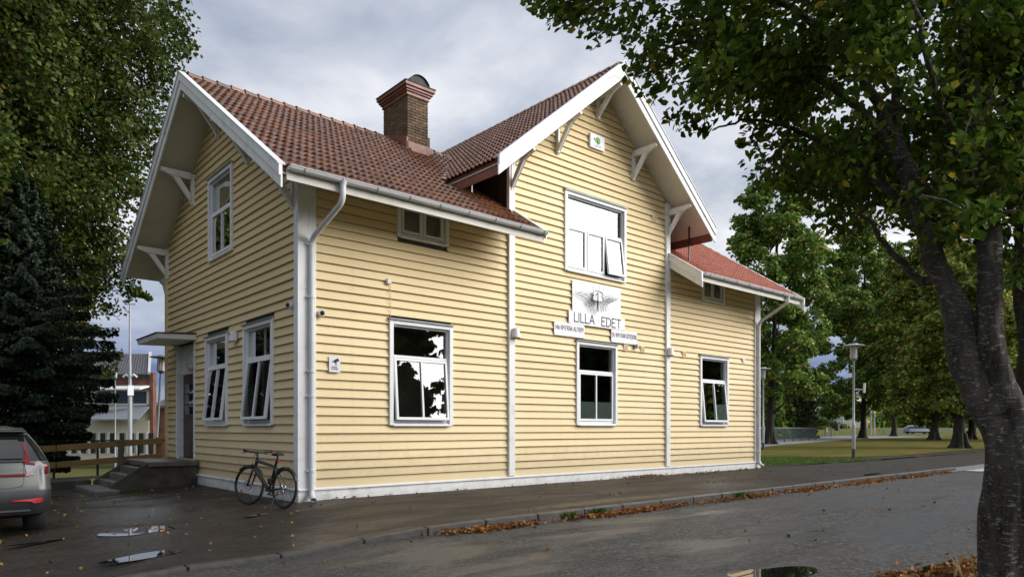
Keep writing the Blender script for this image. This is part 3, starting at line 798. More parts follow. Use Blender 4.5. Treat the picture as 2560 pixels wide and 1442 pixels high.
# ------------------------------------------------------------------ ground surfaces
def m_asphalt(name, base, wet, sand=False, patch=False, rough=(.62, .40, .16)):
    m = Mat(name); v = m.co('World')
    grit = m.noise(v, 60, 4, .8); stone = m.noise(v, 22, 3, .7); mid = m.noise(v, 2.4, 6, .65); bigp = m.noise(m.co('World', (.5, 1.3, 1)), .8, 6, .62, .5)
    gs = m.math('ADD', m.math('MULTIPLY', grit, .45), m.math('MULTIPLY', stone, .55))
    c = m.ramp(gs, [(.39, tuple(q*.25 for q in base)), (.50, base), (.60, tuple(min(1, q*3.6) for q in base))])
    c = m.mix(.45, c, m.ramp(mid, [(.3, tuple(q*.62 for q in base)), (.7, tuple(q*1.22 for q in base))]))
    wetm = m.ramp(bigp, wet)                       # 0 dry, 1 wet film
    if sand:
        xw = m.N('ShaderNodeSeparateXYZ'); m.L(m.N('ShaderNodeNewGeometry').outputs['Position'], xw.inputs[0])
        wetm = m.math('MULTIPLY', wetm, m.ramp(m.math('ADD', m.math('MULTIPLY', xw.outputs[0], .1), .5), [(.30, 1.0), (.56, .30)]))
        for (wx, wy, wr) in ((-2.95, -1.3, 1.3), (-2.3, 1.0, 1.9), (-3.2, -3.2, .9)):      # damp margins where the yard collects water
            ex = m.math('SUBTRACT', xw.outputs[0], wx); ey = m.math('SUBTRACT', xw.outputs[1], wy)
            dd = m.math('MULTIPLY', m.math('SQRT', m.math('ADD', m.math('MULTIPLY', ex, ex), m.math('MULTIPLY', ey, ey))), 1/wr)
            dd = m.math('ADD', dd, m.math('MULTIPLY', m.math('SUBTRACT', mid, .5), 1.4))
            wetm = m.math('MAXIMUM', wetm, m.ramp(dd, [(.30, 1.0), (.95, 0.0)]))
    c = m.mix(m.math('MULTIPLY', wetm, .6), c, tuple(q*.30 for q in base))
    if sand:
        x = m.N('ShaderNodeSeparateXYZ'); m.L(m.N('ShaderNodeNewGeometry').outputs['Position'], x.inputs[0])
        fx = m.math('MULTIPLY', m.math('SUBTRACT', x.outputs[0], 4.0), .38); fy = m.math('MULTIPLY', m.math('ADD', x.outputs[1], 3.62), 3.4)
        q = m.math('ADD', m.math('MULTIPLY', fx, fx), m.math('MULTIPLY', fy, fy))
        q = m.math('ADD', q, m.math('MULTIPLY', m.math('SUBTRACT', m.noise(v, 3.5, 5, .65), .5), 2.6))
        c = m.mix(m.ramp(q, [(.25, .62), (.9, 0.0)]), c, (.19, .16, .085))
        dirt = m.noise(m.co('World', (.4, 1, 1)), 1.7, 5, .65)
        c = m.mix(m.ramp(dirt, [(.5, 0.0), (.72, .5)]), c, (.062, .046, .031))
    if patch:
        tr = m.noise(m.co('World', (.16, 2.2, 1)), 1.2, 3)
        c = m.mix(m.ramp(tr, [(.56, 0.0), (.66, .45)]), c, tuple(q*.45 for q in base))
        c = m.mix(m.ramp(m.noise(m.co('World', (.6, 1, 1)), .5, 3), [(.5, 0.0), (.7, .35)]), c, (.105, .092, .074))
    cr = m.noise(m.co('World', (1, 1, 1)), 1.3, 4, .5, 1.2)
    c = m.mix(m.ramp(cr, [(.492, 0.0), (.5, .55), (.508, 0.0)]), c, tuple(q*.25 for q in base))
    rr = m.ramp(wetm, [(0, rough[0]), (.6, rough[1]), (1, rough[2])])
    m.set(c, rr, m.ramp(wetm, [(0, .14), (1, .45)]))
    h = m.math('ADD', m.math('MULTIPLY', gs, m.ramp(wetm, [(0, 1.0), (1, .30)])), m.math('MULTIPLY', m.math('ADD', m.math('MULTIPLY', m.noise(v, 8, 4, .6), .6), mid), .35))
    m.bump(h, 1.0, .028); return m.m
YARD = m_asphalt('yard_asphalt', (.040, .033, .026), [(.40, .15), (.52, .6), (.66, 1.0)], sand=True, rough=(.66, .30, .12))
PAVE = YARD
ROAD = m_asphalt('road_asphalt', (.082, .079, .075), [(.44, 0.0), (.58, .9)], patch=True, rough=(.62, .50, .36))
PATH = plain('path_asphalt', (.21, .205, .20), .7, .18, 1.5, bump=.3)
KERB = plain('kerb_granite', (.070, .062, .054), .5, .3, 7, bump=.5, bscale=80)
def m_grass(name, a, b, c3, patchy):
    m = Mat(name); v = m.co('World'); f = m.noise(v, 24, 6, .75); g = m.noise(m.co('World', (1, 1.6, 1)), .35, 5, .6)
    c = m.ramp(f, [(.3, a), (.7, b)])
    c = m.mix(m.ramp(g, patchy), c, c3); m.set(c, 1.0, .04)
    m.bump(m.noise(v, 40, 4), .9, .03); return m.m
GRASS = m_grass('lawn_grass', (.048, .062, .012), (.115, .128, .030), (.17, .105, .034), [(.42, 0.0), (.62, .8)])
GREEN = m_grass('fresh_grass', (.045, .085, .010), (.12, .18, .022), (.10, .12, .03), [(.55, 0.0), (.75, .5)])
MEADOW = m_grass('field_grass', (.06, .085, .022), (.14, .155, .050), (.17, .13, .05), [(.42, 0.0), (.65, .7)])
WATER = Mat('puddle_water'); WATER.set((.012, .012, .011), .015, .6); WATER = WATER.m
MARK = m_white('road_paint', (.74, .74, .72), (.30, .29, .27), .8)

def terrain(x, y):
    z = -.16 - .9*(1-sstep(17, 21, x))*sstep(-90, -70, x)
    back = sstep(9.3, 15, y) * (1 - sstep(15, 24, x))
    z = z*(1-back) + back*-2.25
    far = math.hypot(x-CAM[0], y-CAM[1])
    if x > 18: z += 1.6*sstep(128, 175, far)*sstep(20, 60, x)
    if y < -13: z -= .35*sstep(13, 16, -y)
    return z
def sheet(name, xs, ys, zf, mat, kind='structure'):
    V = np.array([(x, y, zf(x, y)) for y in ys for x in xs]); nx = len(xs)
    F = np.array([(j*nx+i, j*nx+i+1, (j+1)*nx+i+1, (j+1)*nx+i) for j in range(len(ys)-1) for i in range(nx-1)])
    me = np_mesh(name, V, F); me.materials.append(mat); me.polygons.foreach_set('use_smooth', [True]*len(F))
    o = obj(name, me)
    if kind: o['kind'] = kind
    return o
def grade(a, b, near, n, p=2.2):
    t = np.linspace(-1, 1, n); s_ = np.sign(t)*np.abs(t)**p
    return [near + (b-near)*q if q > 0 else near + (near-a)*q for q in s_]
xs = sorted(set([round(q, 3) for q in grade(-2500, 3500, 0, 121, 4)] + [float(q) for q in range(-30, 61, 3)] + [float(q) for q in range(64, 240, 8)]))
ys = sorted(set([round(q, 3) for q in grade(-2500, 3500, 0, 121, 4)] + [float(q) for q in range(-24, 61, 3)] + [float(q) for q in range(64, 200, 8)]))
sheet('ground', xs, ys, terrain, MEADOW)
# yard and pavement in one asphalt sheet, following the fall of the yard
rr_ = lambda a, b, st: [a + (b-a)*k/max(1, round((b-a)/st)) for k in range(max(1, round((b-a)/st))+1)]
KY = -4.13
bumpz = lambda x, y: .006*math.sin(x*1.7+y*.9)*math.cos(y*1.3-x*.4)
sheet('yard', sorted(set(rr_(-16, 0.5, .35))), rr_(KY, 8.0, .5), lambda x, y: zp(x)+(bumpz(x, y) if not (-3.7 < x < -2.0) else 0), YARD)
sheet('pavement', rr_(.5, 44, 1.5), rr_(KY, -.02, .5), lambda x, y: zp(x)+bumpz(x, y)*.6, PAVE)
pv = MB().poly([(HL+.02, -.02, .001), (44, -.02, .001), (44, 1.4, .001), (30, .7, .001), (27, 1.5, .001), (26.2, 3.0, .001), (24.9, 4.4, .001), (24.6, 9.5, .001), (23.6, 9.5, .001), (23.8, 4.4, .001), (24.6, 2.0, .001), (25.3, .1, .001), (25.2, -.45, .001), (17.0, .5, .001)]).build('side_path', PAVE); pv['kind'] = 'structure'
# road and the verge beyond it
def zroad(x, y): return zr(x)+.03*(1-((y+7)/2.9)**2)-.03
sheet('road', sorted(set(rr_(-60, -16, 4) + rr_(-16, 22, .6) + rr_(22, 200, 6))), rr_(-9.75, KY-.10, .6), zroad, ROAD)
def verge_z(x, y): return zr(x)-.03+.10*sstep(9.75, 11.2, -y)
SOIL = m_grass('verge_soil', (.040, .032, .020), (.085, .065, .038), (.055, .075, .022), [(.5, 0.0), (.7, .7)])
sheet('verge', sorted(set(rr_(-60, 120, 2.5))), rr_(-16, -9.74, .5), verge_z, SOIL)
# lawns
def lawn(name, pts, z, mat, fall=0):
    o = MB().poly([(p[0], p[1], z) for p in pts]).build(name, mat); o['kind'] = 'structure'; return o
lawn('lawn', [(HL+.02, .02), (17.0, .5), (25.2, -.45), (25.28, .1), (24.6, 2.0), (23.75, 4.4), (23.5, 9.5), (HL+.02, 9.5)], .012, GREEN)
lawn('lawn', [(26.25, 3.0), (27.05, 1.55), (30, .75), (44, 1.45), (70, 2.0), (130, 6), (132, 28), (84, 24.5), (47.8, 15.6), (30, 9.8), (24.65, 9.5), (24.95, 4.4)], .014, GRASS)
lawn('footpath', [(24.65, 9.5), (30, 9.8), (47.8, 15.6), (84, 24.5), (132, 28), (150, 22), (170, 44), (150, 50), (114, 41), (66, 27), (44, 20.5), (24, 15)], .008, PATH)
lawn('pavement', [(44, KY), (140, KY), (140, 5.9), (70, 1.9), (44, 1.4)], .003, PAVE)
# zebra crossing bars
for k, (y0, y1) in enumerate(((-4.95, -4.45), (-5.95, -5.45), (-6.95, -6.45), (-7.95, -7.45))):
    o = MB().quad((21.4, y0, zr(22)+.006), (24.4, y0, zr(22)+.006), (24.4, y1, zr(22)+.006), (21.4, y1, zr(22)+.006)).build('crossing_bar', MARK); o['kind'] = 'structure'
# kerbstones
kb = thing('kerb', 'row of worn grey granite kerbstones along the pavement edge', 'kerb'); kb['kind'] = 'structure'
del kb['category']; del kb['label']
x = -11.0
while x < 20.6:
    l = rnd.uniform(.92, 1.08); a, b = x+.008, x+l-.008
    za, zb = zp(a)+.004, zp(b)+.004; d = rnd.uniform(-.006, .006)
    MB().hexa([(a, KY-.13+d, za-.3), (b, KY-.13+d, zb-.3), (b, KY+.02, zb-.3), (a, KY+.02, za-.3), (a, KY-.115+d, za), (b, KY-.115+d, zb), (b, KY+.02, zb+.002), (a, KY+.02, za+.002)]).build('kerbstone', KERB, kb, bevel=.014)
    x += l
o = MB().quad((20.6, KY-.16, zr(22)-.018), (44, KY-.16, zr(22)-.018), (44, KY+.03, .004), (20.6, KY+.03, .004)).build('dropped_kerb', KERB); o['kind'] = 'structure'
o = MB().quad((44, KY-.13, zr(22)-.02), (140, KY-.13, zr(22)-.02), (140, KY+.01, .006), (44, KY+.01, .006)).build('far_kerb', KERB); o['kind'] = 'structure'
# puddles
def blob(name, c, ax, ay, rot, z, seed, n=40, wob=.28):
    r_ = random.Random(seed); ph = [(r_.uniform(0, 6.28), r_.uniform(.3, 1)) for _ in range(5)]
    pts = []
    for k in range(n):
        a = 2*math.pi*k/n; q = 1+wob*sum(A*math.sin((i+2)*a+p)/(i+2) for i, (p, A) in enumerate(ph))
        x, y = ax*q*math.cos(a), ay*q*math.sin(a)
        pts.append((c[0]+x*math.cos(rot)-y*math.sin(rot), c[1]+x*math.sin(rot)+y*math.cos(rot), z))
    o = MB().poly(pts).build(name, WATER); o['kind'] = 'structure'; return o
p = gp(345, 1326, -.134); blob('puddle', p, .52, .36, .35, -.1320, 3, 64, .16)
p = gp(360, 1389, -.134); blob('puddle', p, .52, .17, .42, -.1320, 5, 64, .16)
p = gp(130, 1355, -.20); blob('puddle', p, .55, .08, .30, zp(p[0])+.006, 9)
p = gp(640, 1280, -.02); blob('puddle', p, .22, .10, .3, zp(p[0]+.2)+.004, 4)
p = gp(1925, 1436, -.118); blob('puddle', p, .55, .30, -.25, zroad(p[0], p[1])+.007, 8)
p = gp(2330, 1425, -.14); blob('puddle', (p[0], p[1]-.1), .5, .2, .1, zroad(p[0], max(-9.7, p[1]-.1))+.008, 12)
p = gp(2180, 1185, 0); blob('puddle', p, .8, .09, .1, .006, 6);

# fallen leaves
def m_leaf(name, stops, trans=.3):
    m = Mat(name); c = m.ramp(m.island(), stops)
    d = m.N('ShaderNodeBsdfTranslucent'); m.L(c, d.inputs[0]); m.L(c, m.b.inputs['Base Color']); m.b.inputs['Roughness'].default_value = .6
    m.b.inputs['Specular IOR Level'].default_value = .16
    mx = m.N('ShaderNodeMixShader'); mx.inputs[0].default_value = trans
    m.L(m.b.outputs[0], mx.inputs[1]); m.L(d.outputs[0], mx.inputs[2]); m.L(mx.outputs[0], m.out.inputs[0]); return m.m
FALLEN = m_leaf('fallen_leaf', [(0, (.17, .066, .020)), (.35, (.31, .125, .034)), (.6, (.45, .20, .055)), (.8, (.36, .19, .08)), (1, (.12, .05, .022))], .1)
YELLOW = m_leaf('yellow_leaf', [(0, (.40, .26, .04)), (.5, (.30, .16, .03)), (.8, (.22, .22, .05)), (1, (.16, .08, .02))], .1)
def leaf_mesh(name, pts, nrm, tan, size, mat, shape='diamond', fold=.25):
    """pts centre, nrm normal, tan long axis (arrays); folded pointed leaves, 4 triangles each as 2 quads"""
    pts = np.asarray(pts, float); n = len(pts)
    nrm = nrm/np.linalg.norm(nrm, axis=1, keepdims=True)
    tan = tan - nrm*np.sum(tan*nrm, 1, keepdims=True); tan /= np.linalg.norm(tan, axis=1, keepdims=True)+1e-9
    bit = np.cross(nrm, tan); s_ = np.asarray(size, float).reshape(-1, 1)
    if shape == 'quad':
        V = np.stack([pts-tan*s_*.5-bit*s_*.32, pts+tan*s_*.1-bit*s_*.5, pts+tan*s_*.55+bit*s_*.1, pts-tan*s_*.1+bit*s_*.5], 1).reshape(-1, 3)
        F = np.arange(4*n).reshape(-1, 4)
    else:
        w = s_*.36; f = s_*fold*.36
        a = pts-tan*s_*.5; t = pts+tan*s_*.5-nrm*s_*.06
        l1 = pts-tan*s_*.12+bit*w+nrm*f; l2 = pts+tan*s_*.20+bit*w*.72+nrm*f*.8
        r1 = pts-tan*s_*.12-bit*w+nrm*f; r2 = pts+tan*s_*.20-bit*w*.72+nrm*f*.8
        V = np.stack([a, l1, l2, t, r2, r1], 1).reshape(-1, 3)
        b = np.arange(n)[:, None]*6
        F = np.concatenate([b+np.array([0, 1, 2, 3]), b+np.array([0, 3, 4, 5])], 1).reshape(-1, 4)
    me = np_mesh(name, V, F); me.materials.append(mat); return me
rs = np.random.RandomState(11)
def fallen(name, P, size, mat, flat=.5):
    n = len(P); nr = rs.normal(size=(n, 3))*flat; nr[:, 2] = 1
    tn = rs.normal(size=(n, 3)); tn[:, 2] *= .2
    me = leaf_mesh(name, P, nr, tn, size*rs.uniform(.6, 1.25, n), mat, fold=.6)
    o = obj(name, me); o['kind'] = 'stuff'; return o
Pk = []
while len(Pk) < 3900:
    x = rs.uniform(-.4, 20.2); dens = max(.06, .1+.9*(.5+.5*math.sin(x*1.9+.6*math.sin(x*.7))))**1.3
    if x < .6: dens *= .5*(x+.4)
    if 7.0 < x < 7.9: dens *= .15
    if rs.rand() > dens: continue
    t = abs(rs.normal())*.10; 
    Pk.append((x, KY-.14-t, zr(x)-.028+rs.uniform(.0, .055)*max(0, 1-t*2.6)+.012))
fallen('fallen_leaves', np.array(Pk), .068, FALLEN, .8)
Pw = []
for _ in range(260):
    x = rs.uniform(.4, 15.8); t = abs(rs.normal())*.22
    if rs.rand() > (.3+.7*(x > 9.5)): continue
    Pw.append((x, -.09-t, .012+rs.uniform(0, .02)*(t < .12)))
for _ in range(140): Pw.append((rs.normal(9.6, .45), -.12-abs(rs.normal())*.12, .015+rs.uniform(0, .03)))
for _ in range(110): x = rs.uniform(-6, 22); Pw.append((x, rs.uniform(-3.9, -.2), zp(x)+.012))
fallen('fallen_leaves', np.array(Pw), .065, FALLEN, .5)
Py = []
for _ in range(210):
    x = rs.uniform(-6.5, -.4); y = rs.uniform(-3.8, 7.5)
    if rs.rand() < .35: x, y = rs.normal(-3.0, .8), rs.normal(4.5, 1.6)
    if x > -.3: continue
    Py.append((x, y, zp(x)+.014))
fallen('fallen_leaves', np.array(Py), .058, YELLOW, .4)
c_ = gp(2420, 1420, -.1); Pt = [(c_[0]+rs.normal()*.55, c_[1]-.05+rs.normal()*.2, 0) for _ in range(330)]
Pt = [(a, b, max(verge_z(a, b), zr(a)-.03)+.018+rs.uniform(0, .02)) for a, b, _ in Pt]
c_ = gp(2235, 1437, -.1); Pt += [(c_[0]+rs.normal()*.14, c_[1]+rs.normal()*.06, zr(c_[0])-.012+rs.uniform(0, .03)) for _ in range(90)]
for _ in range(45): x = rs.uniform(-3, 14); y = rs.uniform(-9.5, -4.6); Pt.append((x, y, zr(x)+.010))
fallen('fallen_leaves', np.array(Pt), .072, FALLEN, .6)
# grass blades on the strip by the house corner and the verge
def blades(name, P, h, mat, lean=.35):
    P = np.asarray(P); n = len(P); d = rs.normal(size=(n, 3)); d[:, 2] = 0; d /= np.linalg.norm(d, axis=1, keepdims=True)
    hh = (h*rs.uniform(.5, 1.3, n))[:, None]; w = .008+.004*rs.rand(n)[:, None]
    up = np.array([0, 0, 1.0]); side = np.cross(d, up)
    V = np.stack([P-side*w, P+side*w, P+d*hh*lean*.4+up*hh*.6+side*w*.6, P+d*hh*lean+up*hh], 1).reshape(-1, 3)
    me = np_mesh(name, V, np.arange(4*n).reshape(-1, 4)); me.materials.append(mat); o = obj(name, me); o['kind'] = 'stuff'; return o
BLADE = m_leaf('grass_blade', [(0, (.035, .085, .010)), (.6, (.075, .15, .02)), (1, (.14, .16, .05))], .3)
STRAW = m_leaf('dry_straw', [(0, (.30, .24, .11)), (1, (.42, .34, .17))], .2)
B = []
while len(B) < 16000:
    x = rs.uniform(HL+.05, 25.2); y = rs.uniform(-.5, 9)
    if y < .5-(x-17)*.116 or y > 8 or (x > 23.4 and y > .2+(25.3-x)*2.2): continue
    B.append((x, y, .01))
blades('grass', B, .075, BLADE)
c_ = gp(2440, 1430, -.1); blades('grass', [(c_[0]+rs.normal()*.35, c_[1]-.1+rs.normal()*.12, verge_z(c_[0], c_[1])+.01) for _ in range(22)], .24, STRAW, .5)
W_ = []
for x in (2.6, 3.2, 3.32, 7.6, 7.75): W_ += [(x+rs.normal()*.07, KY-.15+rs.normal()*.03, zr(x)) for _ in range(60)]
W_ += [(-1.5+rs.normal()*.08, 5.0+rs.normal()*.06, zp(-1.5)) for _ in range(40)]
blades('weeds', W_, .11, BLADE, .8)

# ------------------------------------------------------------------ entrance steps and ramp
st = thing('entrance_steps', 'worn dark concrete steps and landing below the house door', 'steps')
CONCT = plain('worn_concrete_tread', (.13, .118, .10), .45, .4, 4, bump=.5)
MB().box(-1.08, -.055, 5.56, 7.62, -.3, .42).build('landing_base', CONC, st, bevel=.015)
MB().box(-1.14, -.05, 5.50, 7.66, .42, .545).build('landing_slab', CONCT, st, bevel=.02)
for k, (x0, x1, z1) in enumerate(((-1.34, -1.08, .40), (-1.58, -1.34, .245), (-1.82, -1.58, .09))):
    MB().box(x0, x1, 5.74, 7.40, -.3, z1).build('tread', CONCT, st, bevel=.012)
MB().box(-2.32, -1.82, 5.05, 7.3, -.3, -.035).build('tread', CONCT, st, bevel=.02)
for y0 in (5.58, 7.42):
    MB().prism([(-1.08, y0, -.3), (-1.08, y0, .50), (-1.16, y0, .50), (-1.88, y0, .03), (-1.88, y0, -.3)], (0, .15, 0)).build('side_wall', CONC, st, bevel=.015)
rw = thing('retaining_wall', 'low dark concrete wall along the back of the yard left of the steps', 'wall')
MB().hexa([(-8.5, 7.75, -.8), (-1.9, 7.75, -.5), (-1.9, 8.05, -.5), (-8.5, 8.05, -.8), (-8.5, 7.75, -.12), (-1.9, 7.75, .06), (-1.9, 8.05, .06), (-8.5, 8.05, -.12)]).build('wall_block', CONC, rw, bevel=.02)
sheet('ramp', rr_(-8.5, 0, .5), rr_(8.05, 9.2, .4), lambda x, y: .10+.055*x*.45, CONC)
WOOD = m_wood('pine_plank', (.21, .125, .035), (.33, .21, .065), (.8, 9, 9)); WOODG = m_wood('grey_post', (.10, .085, .06), (.17, .145, .10))
rl = thing('wooden_railing', 'brown plank railing with two rails beside the ramp behind the house', 'railing')
zt_ = lambda x: 1.06+.065*x
for (o0, h) in ((.0, .155), (-.42, .155)):
    for (a, b) in ((-.05, -2.5), (-2.52, -5.2), (-5.22, -7.8)):
        MB().hexa([(b, 8.62, zt_(b)+o0-h), (a, 8.62, zt_(a)+o0-h), (a, 8.655, zt_(a)+o0-h), (b, 8.655, zt_(b)+o0-h), (b, 8.62, zt_(b)+o0), (a, 8.62, zt_(a)+o0), (a, 8.655, zt_(a)+o0), (b, 8.655, zt_(b)+o0)]).build('rail', WOOD, rl, bevel=.006)
for (x, m_) in ((-.12, WOOD), (-1.08, WOODG), (-2.9, WOODG), (-4.8, WOODG), (-6.7, WOODG)):
    MB().box(x-.06, x+.06, 8.50 if m_ is WOODG else 8.657, 8.618 if m_ is WOODG else 8.77, -.25, zt_(x)+.02).build('post', m_, rl, bevel=.008)
# ------------------------------------------------------------------ signs on the front
SIGNW = plain('sign_enamel', (.80, .80, .84), .35, .04, 3); INK = plain('sign_ink', (.010, .013, .016), .5, .05)
GLY = {
 'A': ([[(0, 0), (.28, 1), (.56, 0)], [(.09, .32), (.47, .32)]], .56), 'B': ([[(0, 0), (0, 1), (.28, 1), (.42, .88), (.42, .64), (.28, .54), (0, .54)], [(.28, .54), (.46, .42), (.46, .12), (.30, 0), (0, 0)]], .48),
 'D': ([[(0, 0), (0, 1), (.25, 1), (.46, .82), (.50, .5), (.46, .18), (.25, 0), (0, 0)]], .50), 'E': ([[(.42, 0), (0, 0), (0, 1), (.42, 1)], [(0, .54), (.33, .54)]], .42),
 'F': ([[(0, 0), (0, 1), (.40, 1)], [(0, .54), (.32, .54)]], .40), 'G': ([[(.48, .82), (.36, 1), (.14, 1), (0, .8), (0, .2), (.14, 0), (.36, 0), (.48, .2), (.48, .45), (.28, .45)]], .48),
 'H': ([[(0, 0), (0, 1)], [(.46, 0), (.46, 1)], [(0, .52), (.46, .52)]], .46), 'I': ([[(0, 0), (0, 1)]], .06), 'K': ([[(0, 0), (0, 1)], [(.44, 1), (0, .45)], [(.12, .58), (.46, 0)]], .46),
 'L': ([[(0, 1), (0, 0), (.40, 0)]], .40), 'M': ([[(0, 0), (0, 1), (.28, .45), (.56, 1), (.56, 0)]], .56), 'N': ([[(0, 0), (0, 1), (.46, 0), (.46, 1)]], .46),
 'O': ([[(.15, 0), (0, .2), (0, .8), (.15, 1), (.35, 1), (.50, .8), (.50, .2), (.35, 0), (.15, 0)]], .50), 'R': ([[(0, 0), (0, 1), (.30, 1), (.44, .88), (.44, .64), (.30, .52), (0, .52)], [(.22, .52), (.46, 0)]], .46),
 'T': ([[(.25, 0), (.25, 1)], [(0, 1), (.50, 1)]], .50), 'Å': ([[(0, 0), (.28, .86), (.56, 0)], [(.09, .3), (.47, .3)], [(.28, .9), (.20, 1.0), (.28, 1.10), (.36, 1.0), (.28, .9)]], .56),
 'Ö': ([[(.15, 0), (0, .2), (0, .7), (.15, .88), (.35, .88), (.50, .7), (.50, .2), (.35, 0), (.15, 0)], [(.14, .98), (.14, 1.06)], [(.36, .98), (.36, 1.06)]], .50),
 '1': ([[(0, 0), (0, 1)]], .10), '4': ([[(.36, 0), (.36, 1), (0, .35), (.50, .35)]], .50), '5': ([[(.42, 1), (.06, 1), (.02, .58), (.26, .62), (.44, .46), (.44, .16), (.26, 0), (0, .05)]], .46),
 '7': ([[(0, .8), (.42, .8), (.16, -.1)]], .42), '8': ([[(.20, .44), (.04, .56), (.04, .70), (.20, .8), (.36, .70), (.36, .56), (.20, .44), (.0, .3), (.0, .12), (.20, 0), (.40, .12), (.40, .3), (.20, .44)]], .42),
}
def write(text, x0, x1, z0, z1, o, th, parent, name='lettering'):
    """stroke letters on the front wall, fitted to the box x0..x1"""
    gap = .17; adv = 0; items = []
    for ch in text:
        if ch == ' ': adv += .34; continue
        g, w_ = GLY[ch]; items.append((g, adv)); adv += w_+gap
    adv -= gap; sx = (x1-x0)/adv; sz = z1-z0; mb = MB()
    for g, ox in items:
        for st_ in g:
            q = [(x0+(ox+p[0])*sx, z0+p[1]*sz) for p in st_]
            for a, b in zip(q, q[1:]):
                d = Vector((b[0]-a[0], b[1]-a[1])); l = d.length
                if l < 1e-6: continue
                d /= l; n_ = Vector((-d.y, d.x))*th/2; a_ = Vector(a)-d*th*.4; b_ = Vector(b)+d*th*.4
                mb.hexa([FRONT(*(a_+n_), o), FRONT(*(a_-n_), o), FRONT(*(b_-n_), o), FRONT(*(b_+n_), o), FRONT(*(a_+n_), o+.003), FRONT(*(a_-n_), o+.003), FRONT(*(b_-n_), o+.003), FRONT(*(b_+n_), o+.003)])
    return mb.build(name, INK, parent, fix=False)
def plate(parent, x0, x1, z0, z1, o0, o1, name='plate', skew=0, mat=SIGNW):
    p = MB().mbox(FRONT, x0, x1, z0, z1, o0, o1).build(name, mat, parent, bevel=.002); return p
def screws(parent, pts, o):
    for (x, z) in pts:
        MB().mbox(FRONT, x-.010, x+.010, z-.010, z+.010, o, o+.004).build('screw', GREYSHEET, parent)
s1 = thing('station_sign', 'white board with black letters LILLA EDET above the middle ground floor window', 'sign')
plate(s1, 6.91, 9.05, 3.905, 4.225, .066, .080); write('LILLA', 7.10, 7.83, 3.965, 4.185, .0805, .030, s1); write('EDET', 8.12, 8.87, 3.955, 4.175, .0805, .030, s1)
MB().mbox(FRONT, 7.97, 8.01, 4.065, 4.075, .0805, .0835).build('lettering', INK, s1); screws(s1, [(6.95, 4.19), (6.95, 3.94), (7.55, 3.93), (8.3, 3.93), (9.01, 3.94), (9.01, 4.19)], .0805)
s2 = thing('distance_sign', 'small white board reading 14,8 KM FRÅN ALFHEM left of the window top', 'sign', group='distance signs')
plate(s2, 6.41, 7.48, 3.575, 3.905, .060, .072); write('148 KM FRÅN ALFHEM', 6.46, 7.43, 3.72, 3.83, .0725, .011, s2); screws(s2, [(6.43, 3.88), (6.43, 3.60), (7.0, 3.59), (7.46, 3.60)], .0725)
s3 = thing('distance_sign', 'small white board reading 51,7 KM FRÅN GÖTEBORG right of the window top', 'sign', group='distance signs')
plate(s3, 8.505, 9.575, 3.572, 3.902, .060, .072); write('517 KM FRÅN GÖTEBORG', 8.53, 9.55, 3.72, 3.825, .0725, .011, s3); screws(s3, [(8.53, 3.88), (8.53, 3.60), (9.0, 3.59), (9.55, 3.60)], .0725)
# emblem board with the winged wheel, black rod work standing off the plate
s4 = thing('emblem_board', 'white square board with black winged wheel emblem and years 1906 and 1981', 'sign')
plate(s4, 7.04, 8.88, 4.228, 5.005, .060, .074); screws(s4, [(x, z) for x in (7.07, 7.4, 7.9, 8.4, 8.85) for z in (4.26, 4.98)], .0745)
def zpix(pts, o=.14):
    out = []
    for (a, b) in pts:
        p = hit(1410+a*.09363, 695+b*.09363, 1, -o); out.append((p[0], -o, p[2]))
    return out
ROD = plain('black_rod', (.012, .013, .016), .4, .05)
em = MB()
def rod(pts, r=.007, o=.14): em.tube(zpix(pts, o), r*.72, 5)
# left wing feathers
rod([(770, 400), (640, 375), (500, 345), (480, 360), (490, 372), (440, 378), (290, 335), (275, 350), (300, 375), (345, 400), (410, 405), (415, 375)])
rod([(345, 400), (370, 430), (440, 455), (600, 470)]); rod([(415, 400), (560, 425), (765, 450)]); rod([(560, 395), (560, 425), (600, 445), (610, 475)])
rod([(440, 460), (465, 490), (520, 515), (760, 545)]); rod([(600, 470), (650, 490), (765, 500)]); rod([(520, 515), (545, 540), (590, 555), (770, 575)]); rod([(650, 490), (665, 520)])
# right wing
rod([(1045, 455), (1180, 475), (1290, 485), (1305, 500), (1290, 515), (1230, 520), (1440, 540), (1465, 555), (1440, 575), (1190, 545)])
rod([(1050, 495), (1230, 520)]); rod([(1050, 540), (1190, 560), (1400, 580), (1395, 600), (1320, 605), (1150, 580)]); rod([(1230, 520), (1190, 545), (1160, 580)])
rod([(1050, 580), (1160, 600), (1320, 610), (1300, 635), (1250, 635)]); rod([(1050, 615), (1150, 625), (1250, 635), (1235, 660), (1190, 665)])
# shield
rod([(800, 365), (870, 345), (960, 360), (1010, 395), (1040, 430), (1015, 480), (1045, 560), (1050, 620), (960, 625)], .009); rod([(800, 365), (770, 400), (800, 440), (770, 520), (775, 580), (860, 620)], .009)
sh = MB().poly(zpix([(805, 370), (870, 350), (960, 365), (1008, 400), (1035, 432), (1010, 480), (1040, 560), (1045, 615), (960, 620), (860, 612), (780, 578), (775, 520), (805, 440), (775, 402)], .13)).build('shield', SIGNW, s4)
